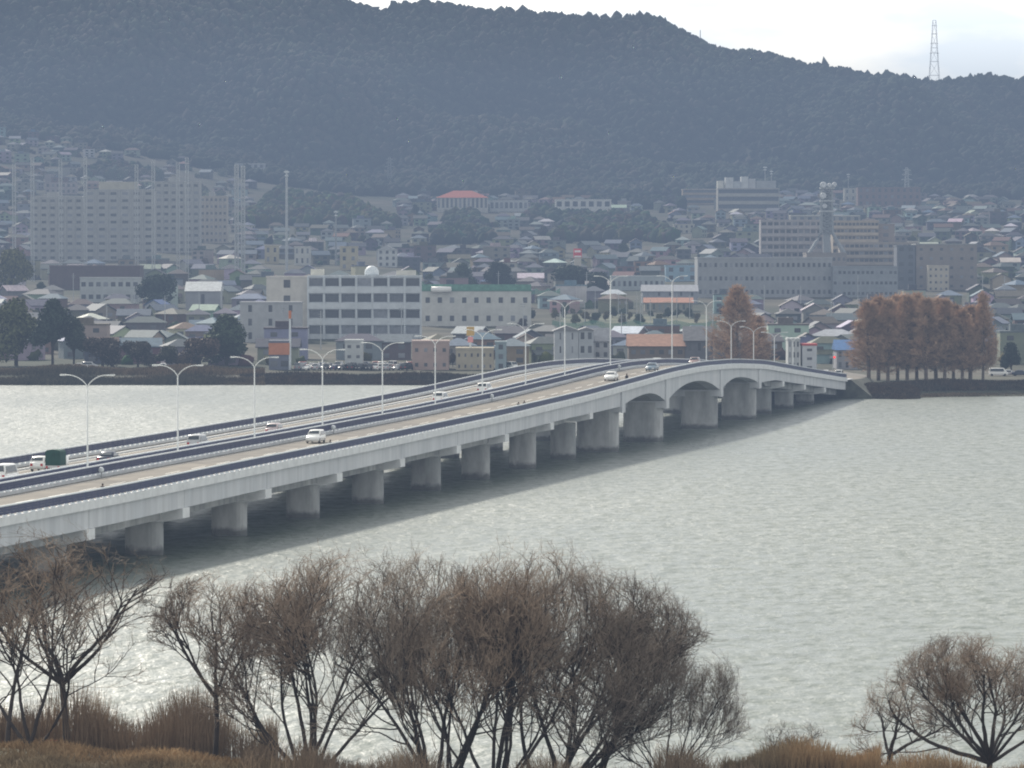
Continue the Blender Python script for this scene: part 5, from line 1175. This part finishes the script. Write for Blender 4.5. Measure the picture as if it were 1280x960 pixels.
for (kd, cn, row), L_ in by.items():
    L_.sort(key=lambda q: q[0])
    for k, (u, o) in enumerate(L_):
        kw = {'hatch': 'hatchback'}.get(kd, kd); where = 'front' if row == 0 else 'back'
        o['label'] = f'{cn} {kw} in the {where} row of the lakeside car park' if len(L_) == 1 else f'{ORD[k]} {cn} {kw} from the orange shop, {where} car park row'
for kd, u, Y, cv, rz, lab in (('van', 1248, 1062, WHITE, 1.5, 'white van parked by the shrub on the far shore'), ('sedan', 1262, 1066, SILV, 1.5, 'silver car parked just past the white van'), ('sedan', 1276, 1064, DARK, 1.5, 'dark car at the picture edge past the silver one'),
                          ('sedan', 100, 1140, WHITE, 1.4, 'white car parked behind the reed bank below the dark pines'), ('wagon', 112, 1141, SILV, 1.5, 'silver wagon parked behind the reed bank below the pines'), ('sedan', 205, 1138, WHITE, 1.5, 'white car parked behind the reeds beside the russet tree'),
                          ('van', 640, 1135, WHITE, .4, 'white van beside the blue-grey block near the bridge railing')):
    x = PX(u, Y); car(kd, lab, (x, Y, float(tz(x, Y)) + .02), rz, cv, 'cars parked along the far shore', simple=True)
for u, o, cv, lab in ((1037, 5, WHITE, 'white car waiting at the end of the bridge below the red signal'), (1056, 8, WHITE, 'white car just coming onto the bridge'), (1000, -5, SILV, 'silver car leaving the far end of the bridge')):
    d = on_deck(u, o); c = bp(d, o, .01) if d < 2.14 else rp(d, o)
    car('wagon', lab, c, HEAD if o > 0 else HEAD + math.pi, cv, 'cars at the far end of the bridge')

# ------------------------------------------------------------------ haze, sky, sun
hz = MB().box(-1600, 1600, -80, 5300, -8, 215).build('haze', bpy.data.materials.new('haze_air')); put(hz, kind='structure')
m = hz.data.materials[0]; m.use_nodes = True; n, l = m.node_tree.nodes, m.node_tree.links; n.remove(n['Principled BSDF'])
HZ_S = 3.9e-4; HZ_C = (0.172, 0.224, 0.312)
ab = n.new('ShaderNodeVolumeAbsorption'); ab.inputs['Color'].default_value = (0, 0, 0, 1); ab.inputs['Density'].default_value = HZ_S
em = n.new('ShaderNodeEmission'); em.inputs['Color'].default_value = (*HZ_C, 1); em.inputs['Strength'].default_value = HZ_S
ad = n.new('ShaderNodeAddShader'); l.new(ab.outputs[0], ad.inputs[0]); l.new(em.outputs[0], ad.inputs[1]); l.new(ad.outputs[0], n['Material Output'].inputs['Volume'])
SUN_EL, SUN_AZ = rad(34), rad(-26)      # azimuth measured from +Y, negative to the left
wd = bpy.data.worlds.new('World'); S.world = wd; wd.use_nodes = True; n, l = wd.node_tree.nodes, wd.node_tree.links
bg = n['Background']; sky = n.new('ShaderNodeTexSky'); sky.sky_type = 'NISHITA'; sky.sun_disc = False; sky.sun_elevation = SUN_EL; sky.sun_rotation = SUN_AZ
l.new(sky.outputs[0], bg.inputs['Color']); bg.inputs['Strength'].default_value = 0.1
tc = n.new('ShaderNodeTexCoord'); sx = n.new('ShaderNodeSeparateXYZ'); l.new(tc.outputs['Generated'], sx.inputs[0])
mp = n.new('ShaderNodeMapping'); mp.inputs['Scale'].default_value = (1, 1, 3.2); l.new(tc.outputs['Generated'], mp.inputs['Vector'])
nz = n.new('ShaderNodeTexNoise'); nz.inputs['Scale'].default_value = 17.0; nz.inputs['Detail'].default_value = 5; nz.inputs['Roughness'].default_value = .5; l.new(mp.outputs[0], nz.inputs['Vector'])
cr = n.new('ShaderNodeValToRGB'); cr.color_ramp.elements[0].position = .40; cr.color_ramp.elements[0].color = (0.72, 0.77, 0.81, 1); cr.color_ramp.elements[1].position = .58; cr.color_ramp.elements[1].color = (1.0, 0.965, 0.885, 1); l.new(nz.outputs['Fac'], cr.inputs[0])
mr = n.new('ShaderNodeMapRange'); mr.interpolation_type = 'SMOOTHSTEP'; mr.inputs['From Min'].default_value = .07; mr.inputs['From Max'].default_value = .28; mr.inputs['To Min'].default_value = 4.5; mr.inputs['To Max'].default_value = 1.4; l.new(sx.outputs['Z'], mr.inputs['Value'])
b2 = n.new('ShaderNodeBackground'); l.new(cr.outputs[0], b2.inputs['Color']); l.new(mr.outputs['Result'], b2.inputs['Strength'])
ms = n.new('ShaderNodeMixShader'); ms.inputs[0].default_value = .86; l.new(bg.outputs[0], ms.inputs[1]); l.new(b2.outputs[0], ms.inputs[2]); l.new(ms.outputs[0], n['World Output'].inputs['Surface'])
sl = bpy.data.lights.new('sun', 'SUN'); sl.energy = 9.0; sl.angle = rad(4); sl.color = (1.0, .93, .82); so = bpy.data.objects.new('sun', sl); COL.objects.link(so)
sd = Vector((math.sin(SUN_AZ) * math.cos(SUN_EL), math.cos(SUN_AZ) * math.cos(SUN_EL), math.sin(SUN_EL))); so.rotation_euler = sd.to_track_quat('Z', 'Y').to_euler()

# ------------------------------------------------------------------ camera
cd = bpy.data.cameras.new('camera'); cd.sensor_width = 36; cd.lens = F / 1280 * 36; cd.clip_start = 1; cd.clip_end = 20000
co = bpy.data.objects.new('camera', cd); COL.objects.link(co); co.location = (0, 0, HC); co.rotation_euler = (math.pi / 2 - math.atan((480 - VH) / F), 0, 0); S.camera = co
S.view_settings.view_transform = 'Standard'; S.view_settings.look = 'None'; S.view_settings.exposure = 0; S.view_settings.gamma = 1
S.cycles.filter_width = 2.0; S.cycles.max_bounces = 6; S.cycles.transparent_max_bounces = 16; S.cycles.volume_bounces = 0
S.cycles.use_denoising = True
print('houses', len(solo), len(houses))
